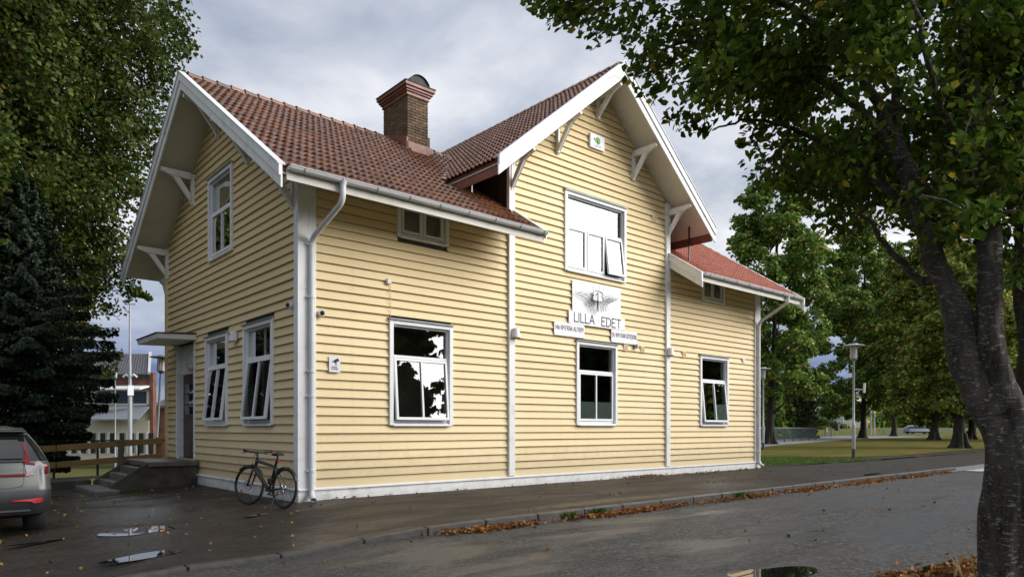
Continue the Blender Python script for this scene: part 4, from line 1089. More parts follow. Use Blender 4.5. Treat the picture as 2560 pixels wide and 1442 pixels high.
# netting of scales
for k in range(5):
    rod([(590+k*62, 560+k*10), (650+k*62, 640+k*10), (700+k*55, 720+k*6)], .006) if k < 3 else None
for (a, b) in (((590, 560), (760, 740)), ((650, 570), (830, 750)), ((720, 580), (860, 720)), ((700, 570), (620, 660)), ((770, 590), (680, 690)), ((830, 620), (730, 730)), ((855, 680), (790, 760))): rod([a, b], .006)
for (a, b) in (((960, 630), (1090, 760)), ((1030, 630), (1140, 740)), ((1100, 635), (1180, 700)), ((1160, 640), (1210, 680)), ((1020, 630), (940, 720)), ((1090, 630), (970, 760)), ((1150, 640), (1030, 760)), ((1210, 665), (1090, 760))): rod([a, b], .006)
# wheel, seen edge on in the photograph: a real disc turned towards the street
W_ = [Vector(q) for q in zpix([(907, 400), (907, 890)], .15)]; wc = (W_[0]+W_[1])/2; wr = (W_[0]-W_[1]).length/2
ring = lambda r_: [wc + Vector((math.sin(2*math.pi*k/28)*r_*.30, math.sin(2*math.pi*k/28)*r_*.28, math.cos(2*math.pi*k/28)*r_)) for k in range(28)]
em.tube(ring(wr), .011, 6, close=True); em.tube(ring(wr*.16), .012, 6, close=True)
for k in range(8): em.tube([wc, ring(wr)[int(k*3.5)]], .006, 5)
# letters over and years under the emblem
rod([(800, 245), (785, 228), (765, 240), (768, 270), (785, 310), (800, 360)], .006); rod([(885, 230), (865, 215), (848, 235), (850, 290), (858, 350)], .006)
rod([(975, 245), (935, 230), (938, 290), (925, 350), (960, 360)], .006); rod([(940, 285), (965, 292)], .006); rod([(1015, 270), (1055, 290), (1045, 350), (1020, 405)], .006)
rod([(640, 625), (615, 690), (590, 755)], .006); rod([(685, 670), (655, 640), (640, 680), (670, 700), (690, 680), (690, 720), (665, 780), (645, 800)], .006)
rod([(730, 720), (700, 760), (700, 830), (725, 855), (755, 830), (755, 760), (730, 720)], .006); rod([(820, 735), (790, 790), (782, 850), (800, 880), (820, 860), (812, 830), (790, 835)], .006)
rod([(985, 760), (998, 905)], .006); rod([(1065, 790), (1040, 760), (1025, 795), (1045, 825), (1065, 800), (1060, 850), (1050, 900)], .006)
rod([(1110, 760), (1095, 785), (1115, 815), (1140, 850), (1125, 885), (1100, 870), (1105, 830), (1130, 800), (1125, 770), (1110, 760)], .006); rod([(1140, 700), (1165, 780), (1185, 860)], .006)
em.build('winged_wheel', ROD, s4, smooth=True, fix=False)
def font_text(txt, size, name, mat, parent, origin, thin=1.0, bold=0.0):
    cu = bpy.data.curves.new(name, 'FONT'); cu.body = txt; cu.size = size; cu.align_x = 'CENTER'; cu.extrude = .001; cu.offset = bold; cu.resolution_u = 2
    o = bpy.data.objects.new(name, cu); COL.objects.link(o)
    dg = bpy.context.evaluated_depsgraph_get(); me = bpy.data.meshes.new_from_object(o.evaluated_get(dg))
    bpy.data.objects.remove(o); bpy.data.curves.remove(cu)
    for v in me.vertices: v.co = Vector((origin[0]+v.co.x*thin, origin[1]-.001-v.co.z, origin[2]+v.co.y))
    me.name = name; me.materials.clear(); return obj(name, me, parent, mat)
s5 = thing('gable_sign', 'small white sign with green leaf logo high on the middle gable', 'sign')
plate(s5, 7.675, 8.205, 8.44, 8.80, .03, .10, mat=SIGNW)
LG = plain('leaf_green', (.16, .40, .06), .5, .05); LD = plain('leaf_dark', (.05, .16, .06), .5, .05)
lf = lambda pts, m_, o: MB().prism([FRONT(7.94+p[0], 8.62+p[1], o) for p in pts], (0, -.002, 0)).build('logo_leaf', m_, s5)
lf([(-.10, .02), (-.06, .10), (.0, .12), (.01, .0), (-.02, -.04), (-.08, -.03)], LG, .101); lf([(.0, .12), (.09, .10), (.10, .0), (.04, -.06), (-.01, -.02)], LG, .104); lf([(-.02, .08), (.03, .02), (.05, -.06), (.0, -.06), (-.03, -.01)], LD, .107); lf([(-.15, .08), (-.11, .06), (-.10, .01), (-.13, .03)], LD, .110)
font_text('Eden-Gå', .075, 'lettering', plain('grey_ink', (.18, .18, .20), .5), s5, (7.94, -.1005, 8.485), .95)
s6 = thing('camera_notice', 'small white notice with black camera symbol and text Kamerabevakning by the corner', 'sign')
plate(s6, .545, .775, 2.365, 2.665, .058, .066)
def cpoly(pts): MB().prism([FRONT(.545+p[0]/1000*.345-.06, 2.665-(p[1]-215)/1000*.300, .0665) for p in pts], (0, -.002, 0)).build('camera_symbol', INK, s6)
cpoly([(410, 490), (690, 330), (775, 490), (600, 590), (500, 655)]); cpoly([(335, 550), (375, 530), (425, 590), (385, 635)]); cpoly([(545, 560), (600, 560), (605, 790), (550, 795)])
font_text('Kamera-', .034, 'lettering', INK, s6, (.655, -.067, 2.452), 1.0, .0008); font_text('bevakning', .034, 'lettering', INK, s6, (.66, -.067, 2.418), 1.0, .0008)
s7 = thing('number_plate', 'tiny white plate with black letter L near the right end of the front', 'sign')
plate(s7, 14.96, 15.10, 3.44, 3.58, .058, .065); font_text('L', .11, 'lettering', INK, s7, (15.03, -.066, 3.475))

# wall lamps, cameras, boxes on the walls
LAMPW = plain('lamp_white', (.72, .72, .75), .4, .05)
def wall_lamp(P, s, z, label, o0):
    t = thing('wall_lamp', label, 'lamp', (0, 0, 0), 0, 'white wall lamps on the house')
    n = 12; mb = MB(); w0, w1, h = .085, .125, .21
    ringp = lambda w_, zz_: [P(s+w_*math.cos(math.pi*k/n), zz_, o0+.02+w_*1.05*math.sin(math.pi*k/n)) for k in range(n+1)]
    a, b = ringp(w1, z-h/2), ringp(w0, z+h/2)
    for k in range(n): mb.quad(a[k], a[k+1], b[k+1], b[k])
    mb.poly(b); mb.quad(a[0], a[-1], b[-1], b[0]); mb.build('lamp_shade', LAMPW, t, smooth=True)
    MB().poly(ringp(w1*.92, z-h/2+.012)).build('diffuser', plain('lamp_under', (.35, .36, .36), .4), t)
    MB().mbox(P, s-.05, s+.05, z-.07, z+.07, o0-.03, o0+.03).build('back_plate', LAMPW, t)
    return t
wall_lamp(FRONT, 5.12, 3.49, 'white half-cone wall lamp on the left white pilaster', .095); wall_lamp(FRONT, 10.99, 3.49, 'white half-cone wall lamp on the right white pilaster', .095)
wall_lamp(GABLE, 3.06, 3.28, 'white half-cone wall lamp between the two ground floor gable windows', .05)
def dome_camera(P, s, z, o0, label):
    t = thing('dome_camera', label, 'camera', (0, 0, 0), 0, 'dome cameras at the house corner')
    b = Vector(P(s, z, o0)); out = Vector(P(s, z, o0+1))-b; q = out.to_track_quat('Z', 'Y').to_matrix()
    MB().lathe([(.06, 0), (.066, .02), (.066, .055), (.058, .07)], 16, q, b).build('housing', LAMPW, t, smooth=True)
    MB().lathe([(.045, .068), (.042, .085), (.03, .105), (.012, .115), (0, .117)], 14, q, b).build('dome', BLACKP, t, smooth=True)
dome_camera(FRONT, .385, 3.435, .05, 'white round dome camera on the front wall beside the downpipe')
dome_camera(GABLE, .215, 3.565, .05, 'white round dome camera on the gable wall beside the corner board')
t = thing('spotlight', 'small round grey sensor below the Göteborg distance board', 'sensor'); q = Vector((.25, -1, -.25)).to_track_quat('Z', 'Y').to_matrix()
MB().lathe([(.03, 0), (.055, .03), (.06, .10), (.05, .12)], 14, q, Vector((9.50, -.03, 3.545))).build('housing', GREYSHEET, t, smooth=True); MB().lathe([(.048, .121), (0, .125)], 14, q, Vector((9.50, -.03, 3.545))).build('lens', LAMPW, t)
t = thing('junction_box', 'small white box with thin cable running down to the left front window', 'box')
MB().mbox(FRONT, 1.775, 1.865, 4.17, 4.27, .03, .095).build('housing', LAMPW, t, bevel=.006); MB().tube([FRONT(1.86, 4.17, .062), FRONT(1.865, 3.9, .065), FRONT(1.858, 3.53, .064)], .006, 6).build('cable', SIDING, t)
t = thing('door_lamp', 'oval bulkhead lamp above the entrance door', 'lamp'); q = Matrix.Rotation(-math.pi/2, 3, 'Y')
MB().lathe([(.10, 0), (.11, .03), (.085, .07), (0, .095)], 16, Matrix(((1, 0, 0), (0, 1.5, 0), (0, 0, 1))) @ q, Vector((.07, 6.5, 2.86))).build('glass', plain('lamp_glass', (.5, .5, .4), .3), t, smooth=True)

# ------------------------------------------------------------------ bicycle
def bicycle():
    A = Vector((-.56, -.60, zp(-.56))); Bp = Vector((-.77, .43, zp(-.77))); d = (Bp-A); L_ = d.length
    t = thing('bicycle', 'black trekking bicycle with mudguards parked against the gable wall', 'bicycle', tuple(A), math.atan2(d.y, d.x))
    lean = Matrix.Rotation(R(4), 3, 'X')
    TYRE = plain('tyre_rubber', (.018, .018, .018), .75, .1); FRAME = plain('bike_frame', (.016, .017, .020), .28, .1); RIM = plain('bike_rim', (.03, .03, .032), .3, .1)
    CHROME = plain('bike_steel', (.30, .31, .32), .25, .1, metal=.9)
    REFO = plain('orange_reflector', (.60, .12, .02), .3, .05); REFR = plain('red_reflector', (.40, .02, .015), .3, .05)
    def V(x, y, z): return lean @ Vector((x, y, z))
    r = .348; steer = Matrix.Rotation(R(13), 3, 'Z')
    def wheel(cx_, st):
        S = (lambda p: lean @ (Vector((cx_, 0, r)) + (st @ Vector(p))))
        circ = lambda rr, y=0, n=40: [S((rr*math.cos(2*math.pi*k/n), y, rr*math.sin(2*math.pi*k/n))) for k in range(n)]
        w_ = MB().tube(circ(r-.022), .022, 8, close=True).build('wheel', TYRE, t, smooth=True)
        MB().tube(circ(r-.044), .010, 6, close=True).build('rim', RIM, w_, smooth=True)
        MB().tube(circ(r-.033, .0135), .0016, 4, close=True).tube(circ(r-.033, -.0135), .0016, 4, close=True).build('reflex_strip', plain('reflex', (.5, .5, .5), .3), w_)
        sp = MB()
        for k in range(28):
            a = 2*math.pi*k/28; a2 = a+(.5 if k % 2 else -.5)
            sp.tube([S((.022*math.cos(a2), .025*(1 if k % 4 < 2 else -1), .022*math.sin(a2))), S(((r-.046)*math.cos(a), 0, (r-.046)*math.sin(a)))], .0014, 3, cap=False)
        sp.build('spokes', CHROME, w_); MB().tube([S((0, -.06, 0)), S((0, .06, 0))], .02, 8).build('hub', RIM, w_)
        disc = MB(); cc = circ(.08, .035, 24); disc.tube(cc, .008, 5, close=True)
        for k in range(6): disc.bar(S((0, .035, 0)), cc[k*4], .006, .002)
        disc.build('brake_disc', CHROME, w_)
        MB().box(0, 0, 0, 0, 0, 0)
        rp = S((.20*math.cos(-.6), .012, .20*math.sin(-.6))); MB().prism([rp+Vector((0, 0, -.035)), rp+Vector((.022, 0, -.02)), rp+Vector((.022, 0, .02)), rp+Vector((0, 0, .035)), rp+Vector((-.022, 0, .02)), rp+Vector((-.022, 0, -.02))], (0, .006, 0)).build('reflector', REFO, w_)
        g = MB(); n = 16
        a0, a1 = ((.1, 2.9) if cx_ < .2 else (.75, 2.55))
        if cx_ < .2: a0, a1 = .35, 2.75
        for k in range(n):
            pa, pb = a0+(a1-a0)*k/n, a0+(a1-a0)*(k+1)/n
            for (y0, y1) in ((-.028, .0), (.0, .028)):
                q0, q1 = (r+.012, r+.022) if y0 < 0 else (r+.022, r+.012)
                g.quad(S((q0*math.cos(pa), y0, q0*math.sin(pa))), S((q0*math.cos(pb), y0, q0*math.sin(pb))), S((q1*math.cos(pb), y1, q1*math.sin(pb))), S((q1*math.cos(pa), y1, q1*math.sin(pa))))
        g.build('mudguard', BLACK, t, smooth=True)
        return w_
    I3 = Matrix.Identity(3)
    wheel(0, I3); wheel(L_, steer)
    bb = (.44, 0, .29); st_t = (.27, 0, .80); hd_b = (.90, 0, .64); hd_t = (.855, 0, .84)
    f = MB()
    f.tube([V(*bb), V(*hd_b)], [.032, .038], 10); f.tube([V(.30, 0, .70), V(.87, 0, .79)], [.023, .030], 10); f.tube([V(*bb), V(*st_t)], .023, 10); f.tube([V(*hd_b), V(*hd_t)], .029, 10)
    for s in (-1, 1):
        f.tube([V(bb[0], s*.03, bb[2]), V(0, s*.055, r)], .010, 8); f.tube([V(.31, s*.02, .70), V(0, s*.055, r)], .008, 8)
    f.build('frame', FRAME, t, smooth=True)
    fk = MB(); hub = Vector((L_, 0, r))
    for s in (-1, 1):
        fk.tube([lean @ (hub+steer @ Vector((0, s*.055, 0))), lean @ (hub+steer @ Vector((-.10, s*.055, .24))), V(.905, s*.05, .62)], [.014, .018, .018], 8)
    fk.tube([V(.905, -.06, .62), V(.905, .06, .62)], .018, 8); fk.tube([V(.905, 0, .62), V(.90, 0, .66)], .022, 8); fk.build('fork', FRAME, t, smooth=True)
    hb = MB(); bt = lambda p: lean @ (Vector((.855, 0, .84)) + (Matrix.Rotation(R(13), 3, 'Z') @ Vector(p)))
    hb.tube([V(*hd_t), bt((.0, 0, .06)), bt((.06, 0, .10))], .018, 8); hb.tube([bt((-.02, -.34, .12)), bt((.05, -.12, .10)), bt((.06, 0, .10)), bt((.05, .12, .10)), bt((-.02, .34, .12))], .017, 8)
    hbo = hb.build('handlebar', FRAME, t, smooth=True)
    for s in (-1, 1):
        MB().tube([bt((-.015, s*.335, .12)), bt((.025, s*.21, .112))], .023, 8).build('grip', BLACK, hbo, smooth=True)
        MB().tube([bt((.03, s*.20, .108)), bt((.075, s*.22, .085)), bt((.06, s*.31, .075))], .007, 6).build('brake_lever', BLACK, hbo)
    MB().tube([bt((.05, -.1, .10)), bt((.14, -.05, .02)), bt((.11, 0, -.10)), V(.94, .02, .60)], .005, 6).build('cable', BLACK, hbo)
    MB().lathe([(.0, -.04), (.025, -.035), (.032, 0), (.03, .02)], 10, lean @ Matrix.Rotation(math.pi/2, 3, 'Y'), V(.985, 0, .70)).build('front_lamp', BLACK, t, smooth=True)
    sd_ = MB()   # saddle: tapered plan lofted along its length
    secs = [(.155, .075, .915, .025), (.20, .085, .925, .03), (.26, .07, .918, .03), (.33, .035, .912, .026), (.40, .022, .910, .022), (.425, .012, .905, .015)]
    n = 10; rings = []
    for (x, w_, z, h) in secs: rings.append([V(x, w_*math.cos(2*math.pi*k/n), z+h*math.sin(2*math.pi*k/n)) for k in range(n)])
    base_ = len(sd_.v)
    for rg in rings: sd_.v += [tuple(p) for p in rg]
    for q in range(len(rings)-1):
        for k in range(n): sd_.f.append((q*n+k, q*n+(k+1) % n, (q+1)*n+(k+1) % n, (q+1)*n+k))
    sd_.f.append(tuple(range(n))); sd_.f.append(tuple((len(rings)-1)*n+k for k in range(n)))
    sdo = sd_.build('saddle', BLACK, t, smooth=True); MB().tube([V(*st_t), V(.245, 0, .90)], .014, 8).build('seat_post', FRAME, sdo)
    MB().lathe([(.025, 0), (.028, .015), (.02, .028)], 10, lean @ Matrix.Rotation(-math.pi/2, 3, 'Y'), V(.235, 0, .80)).build('rear_reflector', REFR, t)
    ck = MB().tube([V(bb[0], -.06, bb[2]), V(bb[0], .06, bb[2])], .02, 8)
    cr = [V(bb[0]+.09*math.cos(2*math.pi*k/24), -.05, bb[2]+.09*math.sin(2*math.pi*k/24)) for k in range(24)]; ck.tube(cr, .006, 5, close=True)
    for k in range(5): ck.bar(V(bb[0], -.05, bb[2]), cr[k*4+1], .012, .004)
    ck.bar(V(bb[0], -.07, bb[2]), V(bb[0]+.15, -.08, bb[2]-.08), .022, .012); ck.bar(V(bb[0], .07, bb[2]), V(bb[0]-.15, .08, bb[2]+.08), .022, .012); cko = ck.build('crank', BLACK, t)
    for (s, dx, dz) in ((-1, .15, -.08), (1, -.15, .08)): MB().bar(V(bb[0]+dx, s*.085, bb[2]+dz), V(bb[0]+dx, s*.18, bb[2]+dz), .08, .02).build('pedal', BLACK, cko)
    MB().tube([V(bb[0], -.05, bb[2]+.09), V(0, -.05, r+.04)], .004, 5).tube([V(bb[0], -.05, bb[2]-.09), V(.0, -.05, r-.09)], .004, 5).build('chain', CHROME, t)
    MB().tube([V(.10, .06, .30), V(.06, .22, .01)], .009, 6).build('kickstand', BLACK, t)
    MB().box(.33, .41, -.04, .04, .40, .50).build('lock', BLACK, t, bevel=.01)
bicycle()

# ------------------------------------------------------------------ cars
PAINT = plain('sage_car_paint', (.072, .080, .070), .24, .03, 2, .6); CLAD = plain('car_cladding', (.022, .023, .026), .55, .1)
CGLASS = Mat('car_glass'); CGLASS.set((.010, .012, .012), .04, .7); CGLASS = CGLASS.m
TAIL = plain('tail_red', (.15, .006, .010), .12, .05); TAILS = plain('tail_silver', (.30, .31, .33), .25, .1); REDR = plain('bumper_reflector', (.40, .010, .010), .2, .05)
def car(name, label, loc, rz, levels, length, paint, lights=True, group=None, rear_detail=True):
    """stack of rounded plan outlines; local y points to the front, rear at y = 0"""
    t = thing(name, label, 'car', loc, rz, group)
    def outline(w, y0, y1, rc, n=6):
        pts = []
        for (cx_, cy_, a0) in ((w-rc, y0+rc, -math.pi/2), (w-rc, y1-rc, 0), (-w+rc, y1-rc, math.pi/2), (-w+rc, y0+rc, math.pi)):
            for k in range(n+1):
                a = a0+math.pi/2*k/n; pts.append((cx_+rc*math.cos(a), cy_+rc*math.sin(a)))
        return pts
    rings = [[(x, y, z) for x, y in outline(w, y0, y1, rc)] for (z, w, y0, y1, rc, mt) in levels]
    groups_ = {}
    for i in range(len(rings)-1):
        mb = groups_.setdefault(levels[i][5], MB()); a, b = rings[i], rings[i+1]; m_ = len(a)
        for k in range(m_): mb.quad(a[k], a[(k+1) % m_], b[(k+1) % m_], b[k])
    groups_['paint'].poly(rings[-1]); groups_['clad'].poly(rings[0][::-1])
    names = {'clad': ('lower_cladding', CLAD), 'paint': ('body', paint), 'glass': ('window_band', CGLASS)}
    for k, mb in groups_.items(): mb.build(names[k][0], names[k][1], t, smooth=True)
    # pillars
    return t, rings
SUVL = [(.30, .80, .22, 4.10, .20, 'clad'), (.36, .90, .04, 4.30, .22, 'clad'), (.52, .93, -.05, 4.36, .22, 'clad'), (.66, .93, -.05, 4.37, .20, 'clad'), (.70, .925, -.03, 4.36, .18, 'paint'), (.78, .92, .02, 4.33, .16, 'paint'),
        (.98, .925, .07, 4.25, .18, 'paint'), (1.06, .915, .09, 4.1, .18, 'paint'), (1.10, .90, .11, 3.35, .18, 'glass'), (1.30, .82, .33, 2.95, .18, 'glass'), (1.47, .73, .58, 2.55, .18, 'paint'), (1.55, .66, .66, 2.35, .22, 'paint'), (1.60, .50, .95, 2.0, .25, 'paint')]
SX = -4.72
suv, rg_ = car('parked_car', 'sage grey compact SUV parked in the yard seen from behind, cut by the left edge', (SX, -.22, zp(-4.9)), 0, SUVL, 4.4, PAINT)
def rear(pts, off, name, mat, th=.012, bev=.004):  # patch on the tail: points (x, z), placed on the sloping tail surface
    def surf(x, z):
        zs_ = [l[0] for l in SUVL]; i = max(0, min(len(zs_)-2, next((k for k in range(len(zs_)-1) if zs_[k+1] >= z), len(zs_)-2)))
        t_ = (z-zs_[i])/(zs_[i+1]-zs_[i]); w_ = SUVL[i][1]*(1-t_)+SUVL[i+1][1]*t_; y0 = SUVL[i][2]*(1-t_)+SUVL[i+1][2]*t_; rc = SUVL[i][4]*(1-t_)+SUVL[i+1][4]*t_
        ax = abs(x)
        if ax > w_-rc: dx = min(rc*.98, ax-(w_-rc)); return y0+rc-math.sqrt(rc*rc-dx*dx)
        return y0
    return MB().prism([(x, surf(x, z)-off, z) for x, z in pts], (0, -th, 0)).build(name, mat, suv)
for s in (-1, 1):
    m2 = lambda pts: [(s*x, z) for x, z in pts]
    tl = rear(m2([(.60, 1.07), (.78, 1.05), (.885, 1.03), (.885, .92), (.885, .895), (.62, .895), (.62, .93)]), .004, 'tail_light', TAILS)
    for pts in ([(.30, .925), (.62, .93), (.885, .935), (.885, .905), (.60, .895), (.33, .900)], [(.845, 1.02), (.888, 1.03), (.888, .92), (.850, .92)], [(.60, 1.10), (.72, 1.07), (.87, 1.045), (.87, 1.02), (.72, 1.045), (.60, 1.06)], [(.60, 1.36), (.64, 1.34), (.665, 1.10), (.60, 1.06), (.585, 1.10), (.62, 1.20)]):
        p = rear(m2(pts), .010, 'red_strip', TAIL); p.parent = tl
    rear(m2([(.44, .565), (.80, .59), (.80, .545), (.77, .52), (.69, .52), (.66, .545), (.44, .55)]), .004, 'bumper_reflector', REDR)
rear([(-.58, 1.14), (.58, 1.14), (.56, 1.40), (.50, 1.44), (-.50, 1.44), (-.56, 1.40)], .006, 'rear_window', CGLASS)
rear([(-.62, 1.115), (.60, 1.115), (.60, 1.095), (-.62, 1.095)], .010, 'window_trim', CLAD)
MB().hexa([(-.68, .50, 1.50), (.68, .50, 1.50), (.68, .9, 1.54), (-.68, .9, 1.54), (-.66, .48, 1.525), (.66, .48, 1.525), (.66, .9, 1.575), (-.66, .9, 1.575)]).build('roof_spoiler', PAINT, suv, bevel=.008)
rear([(-.28, .60), (.28, .60), (.28, .49), (-.28, .49)], .002, 'number_plate_recess', CLAD); rear([(-.7, .43), (.66, .43), (.66, .405), (-.7, .405)], .003, 'bumper_trim', plain('satin_trim', (.16, .165, .17), .35))
GAP = BLACKP
for pts in ([(.585, 1.07), (.590, 1.07), (.590, .80), (.585, .80)], [(.42, .735), (.42, .730), (.56, .755), (.588, .80), (.583, .802), (.555, .762)], [(-.42, .735), (.42, .735), (.42, .730), (-.42, .730)]): rear(pts, .001, 'panel_gap', GAP, .003)
def car_wheel(t, x, y, r, w_):
    ax = Matrix.Rotation(math.pi/2, 3, 'Y')
    tw = MB().lathe([(r*.62, -w_/2), (r*.94, -w_/2), (r, -w_/2+.03), (r, w_/2-.03), (r*.94, w_/2), (r*.62, w_/2)], 28, ax, (x, y, r)).build('wheel', plain('car_tyre', (.016, .016, .017), .8, .1), t, smooth=True)
    MB().lathe([(0, -w_/2+.02), (r*.6, -w_/2+.02), (r*.62, -w_/2), (r*.62, w_/2), (r*.6, w_/2-.02), (0, w_/2-.02)], 20, ax, (x, y, r)).build('rim', plain('alloy', (.28, .28, .29), .35, metal=.6), tw)
for x in (-.80, .80):
    for y in (.86, 3.55): car_wheel(suv, x, y, .355, .235)
SILV = plain('silver_car_paint', (.33, .36, .42), .2, .03)
WAGL = [(.22, .78, .12, 4.5, .2, 'clad'), (.32, .88, .03, 4.66, .25, 'clad'), (.40, .90, .0, 4.7, .25, 'paint'), (.75, .90, .03, 4.62, .25, 'paint'), (.92, .88, .06, 3.5, .2, 'glass'), (1.30, .70, .50, 2.9, .2, 'paint'), (1.42, .60, .75, 2.5, .25, 'paint'), (1.46, .45, 1.0, 2.2, .25, 'paint')]
pos = gp(2290, 1086.5, 0.0)*.72+CAM*.28; pos = at(2291, 1085, 118)
def far_car():
    fd = np.array([CS, SN]); rt = np.array([SN, -CS]); a = math.atan2(-rt[0], rt[1])   # nose to the right of the picture
    t, _ = car('parked_car', 'silver estate car parked on the far street beyond the lime trees', (pos[0]-rt[0]*1.9, pos[1]-rt[1]*1.9, .36), a, WAGL, 4.7, SILV)
    for x in (-.78, .78):
        for y in (.85, 3.7): car_wheel(t, x, y, .33, .22)
far_car()

# ------------------------------------------------------------------ street lamps
POLE = plain('galvanised_pole', (.34, .36, .38), .45, .1, 2, metal=.3); POLED = plain('pole_foot_dark', (.045, .055, .065), .6, .15)
HAT = plain('lamp_hat', (.42, .44, .47), .5, .1); HATD = plain('lamp_hat_dark', (.10, .12, .14), .5, .1)
LCL = Mat('lamp_clear'); LCL.set((.50, .47, .45), .15); LCL = LCL.m; LRED = plain('lamp_inner_red', (.32, .06, .05), .5)
def street_lamp(label, loc, h, tilt=0, hat=HAT, group='park lamps with flat round hats'):
    t = thing('street_lamp', label, 'lamp', loc, 0, group); t.rotation_euler = (0, tilt, 0)
    MB().lathe([(.075, 0), (.075, .42)], 12).build('foot', POLED, t); MB().lathe([(.072, .42), (.072, 1.45), (.062, 1.52), (.048, 1.55), (.046, h-.72), (.06, h-.70), (.075, h-.60)], 12).build('pole', POLE, t, smooth=True)
    MB().lathe([(.14, h-.62), (.15, h-.55), (.15, h-.08), (.13, h-.06)], 14).build('lantern', LCL, t, smooth=True)
    for k in range(4):
        a = k*math.pi/2; MB().box(.15*math.cos(a)-.012, .15*math.cos(a)+.012, .15*math.sin(a)-.012, .15*math.sin(a)+.012, h-.62, h-.05).build('lantern_bar', HATD, t)
    MB().lathe([(.152, h-.42), (.152, h-.20)], 8).build('burner', LRED, t)
    MB().lathe([(.16, h-.64), (.07, h-.72)], 12).build('lantern_base', hat, t, smooth=True)
    MB().lathe([(.46, h-.075), (.47, h-.06), (.40, h-.03), (.20, h-.02), (.17, h+.03), (.0, h+.05)], 24).build('hat', hat, t, smooth=True); return t
lp = gp(2134, 1145, .0); t1 = street_lamp('grey street lamp with round hat and side camera arm on the lawn edge', tuple(lp), 5.0)
rt = Vector((SN, -CS, 0))
MB().tube([Vector((0, 0, 3.02)), rt*.42+Vector((0, 0, 3.02))], .03, 8).build('camera_arm', HAT, t1); MB().tube([rt*.46+Vector((0, 0, 2.88)), rt*.48+Vector((0, 0, 3.30))], .05, 10).build('camera_head', LAMPW, t1, smooth=True)
lp = gp(1908, 1124, .0); street_lamp('grey street lamp with round hat just right of the house corner', tuple(lp), 5.0)
# left background lamps stand on the lower ground
p = at(383, 1150, 29); street_lamp('dark leaning street lamp with round hat beside the back corner of the house', (p[0], p[1], -1.7), 6.05, .055, HATD)
p = at(288, 1150, 52); street_lamp('small far lamp with round hat in front of the school', (p[0], p[1], -2.2), 7.9, 0, HATD)
t = thing('floodlight_mast', 'tall slim mast with floodlight head and cameras in front of the school', 'mast', tuple([at(325, 1150, 42)[0], at(325, 1150, 42)[1], -2.2]))
MB().lathe([(.13, 0), (.13, 4.6), (.10, 6.4), (.07, 8.0), (.05, 11.0)], 12).build('pole', POLE, t, smooth=True)
q = Vector((-CS, -SN, 0)); MB().bar(Vector((-.25, .2, 11.0)), Vector((.25, -.2, 11.0)), .06, .06).build('cross_arm', POLE, t)
MB().bar(Vector((-.28, .2, 11.12)), Vector((.1, -.1, 11.32)), .34, .10).build('floodlight', HATD, t)
for s in (-1, 1): MB().tube([Vector((0, 0, 6.6)), rt*s*.22+Vector((0, 0, 6.75)), rt*s*.42+Vector((0, 0, 6.62))], .07, 8).build('camera_head', LAMPW, t, smooth=True)
MB().box(-.16, .16, -.20, -.08, 5.5, 6.1).build('control_box', LAMPW, t)
# ------------------------------------------------------------------ trees
def m_bark(name, a, b, pale=None, band=False):
    m = Mat(name); v = m.co('Object', (1, 1, .20))
    f = m.noise(v, 11, 8, .7, .9); c = m.ramp(f, [(.36, a), (.64, b)])
    h = f
    if pale:
        g = m.noise(m.co('Object', (3.2, 3.2, 11)), 4.5, 5, .62, .6); big = m.noise(m.co('Object', (1, 1, .5)), 2.4, 4, .6)
        c = m.mix(m.ramp(big, [(.40, 0.0), (.70, .5)]), c, tuple(q*.42 for q in pale))
        c = m.mix(m.ramp(g, [(.57, 0.0), (.63, .75)]), c, pale)
        c = m.mix(m.ramp(m.noise(m.co('Object'), 1.8, 3), [(.5, 0.0), (.75, .5)]), c, (.045, .048, .026))
        h = m.math('ADD', f, m.math('MULTIPLY', g, .35))
    m.set(c, .9, .2); m.bump(h, 1.0, .05); return m.m
BARKN = m_bark('smooth_bark', (.018, .015, .012), (.105, .090, .074), (.34, .32, .29), True)
BARK = m_bark('lime_bark', (.020, .017, .013), (.060, .050, .040))
LEAFN = m_leaf('near_leaf', [(0, (0.034, 0.068, 0.011)), (.5, (0.065, 0.113, 0.014)), (.88, (0.120, 0.185, 0.021)), (.97, (0.253, 0.298, 0.031)), (1, (0.450, 0.338, 0.035))], .46)
LEAFL = m_leaf('lime_leaf', [(0, (0.024, 0.043, 0.009)), (.5, (0.054, 0.086, 0.015)), (.9, (0.101, 0.137, 0.026)), (.975, (0.167, 0.155, 0.030)), (1, (0.262, 0.167, 0.036))], .34)
LEAFD = m_leaf('park_leaf', [(0, (0.063, 0.120, 0.027)), (.5, (0.124, 0.216, 0.041)), (.85, (0.235, 0.348, 0.063)), (.95, (0.433, 0.451, 0.084)), (1, (0.764, 0.487, 0.105))], .30)
LEAFY = m_leaf('yellowing_leaf', [(0, (0.070, 0.117, 0.023)), (.5, (0.141, 0.210, 0.037)), (.8, (0.244, 0.292, 0.051)), (.93, (0.421, 0.363, 0.066)), (1, (0.701, 0.397, 0.070))], .30)
NEEDLE = m_leaf('spruce_needle', [(0, (.016, .030, .014)), (.6, (.036, .058, .032)), (1, (.075, .105, .065))], .12)
SHRUB = m_leaf('shrub_leaf', [(0, (.035, .065, .012)), (.6, (.075, .12, .022)), (1, (.13, .17, .04))], .3)
WILLOW = m_leaf('willow_leaf', [(0, (.050, .070, .025)), (.6, (.085, .11, .04)), (1, (.13, .15, .06))], .3)

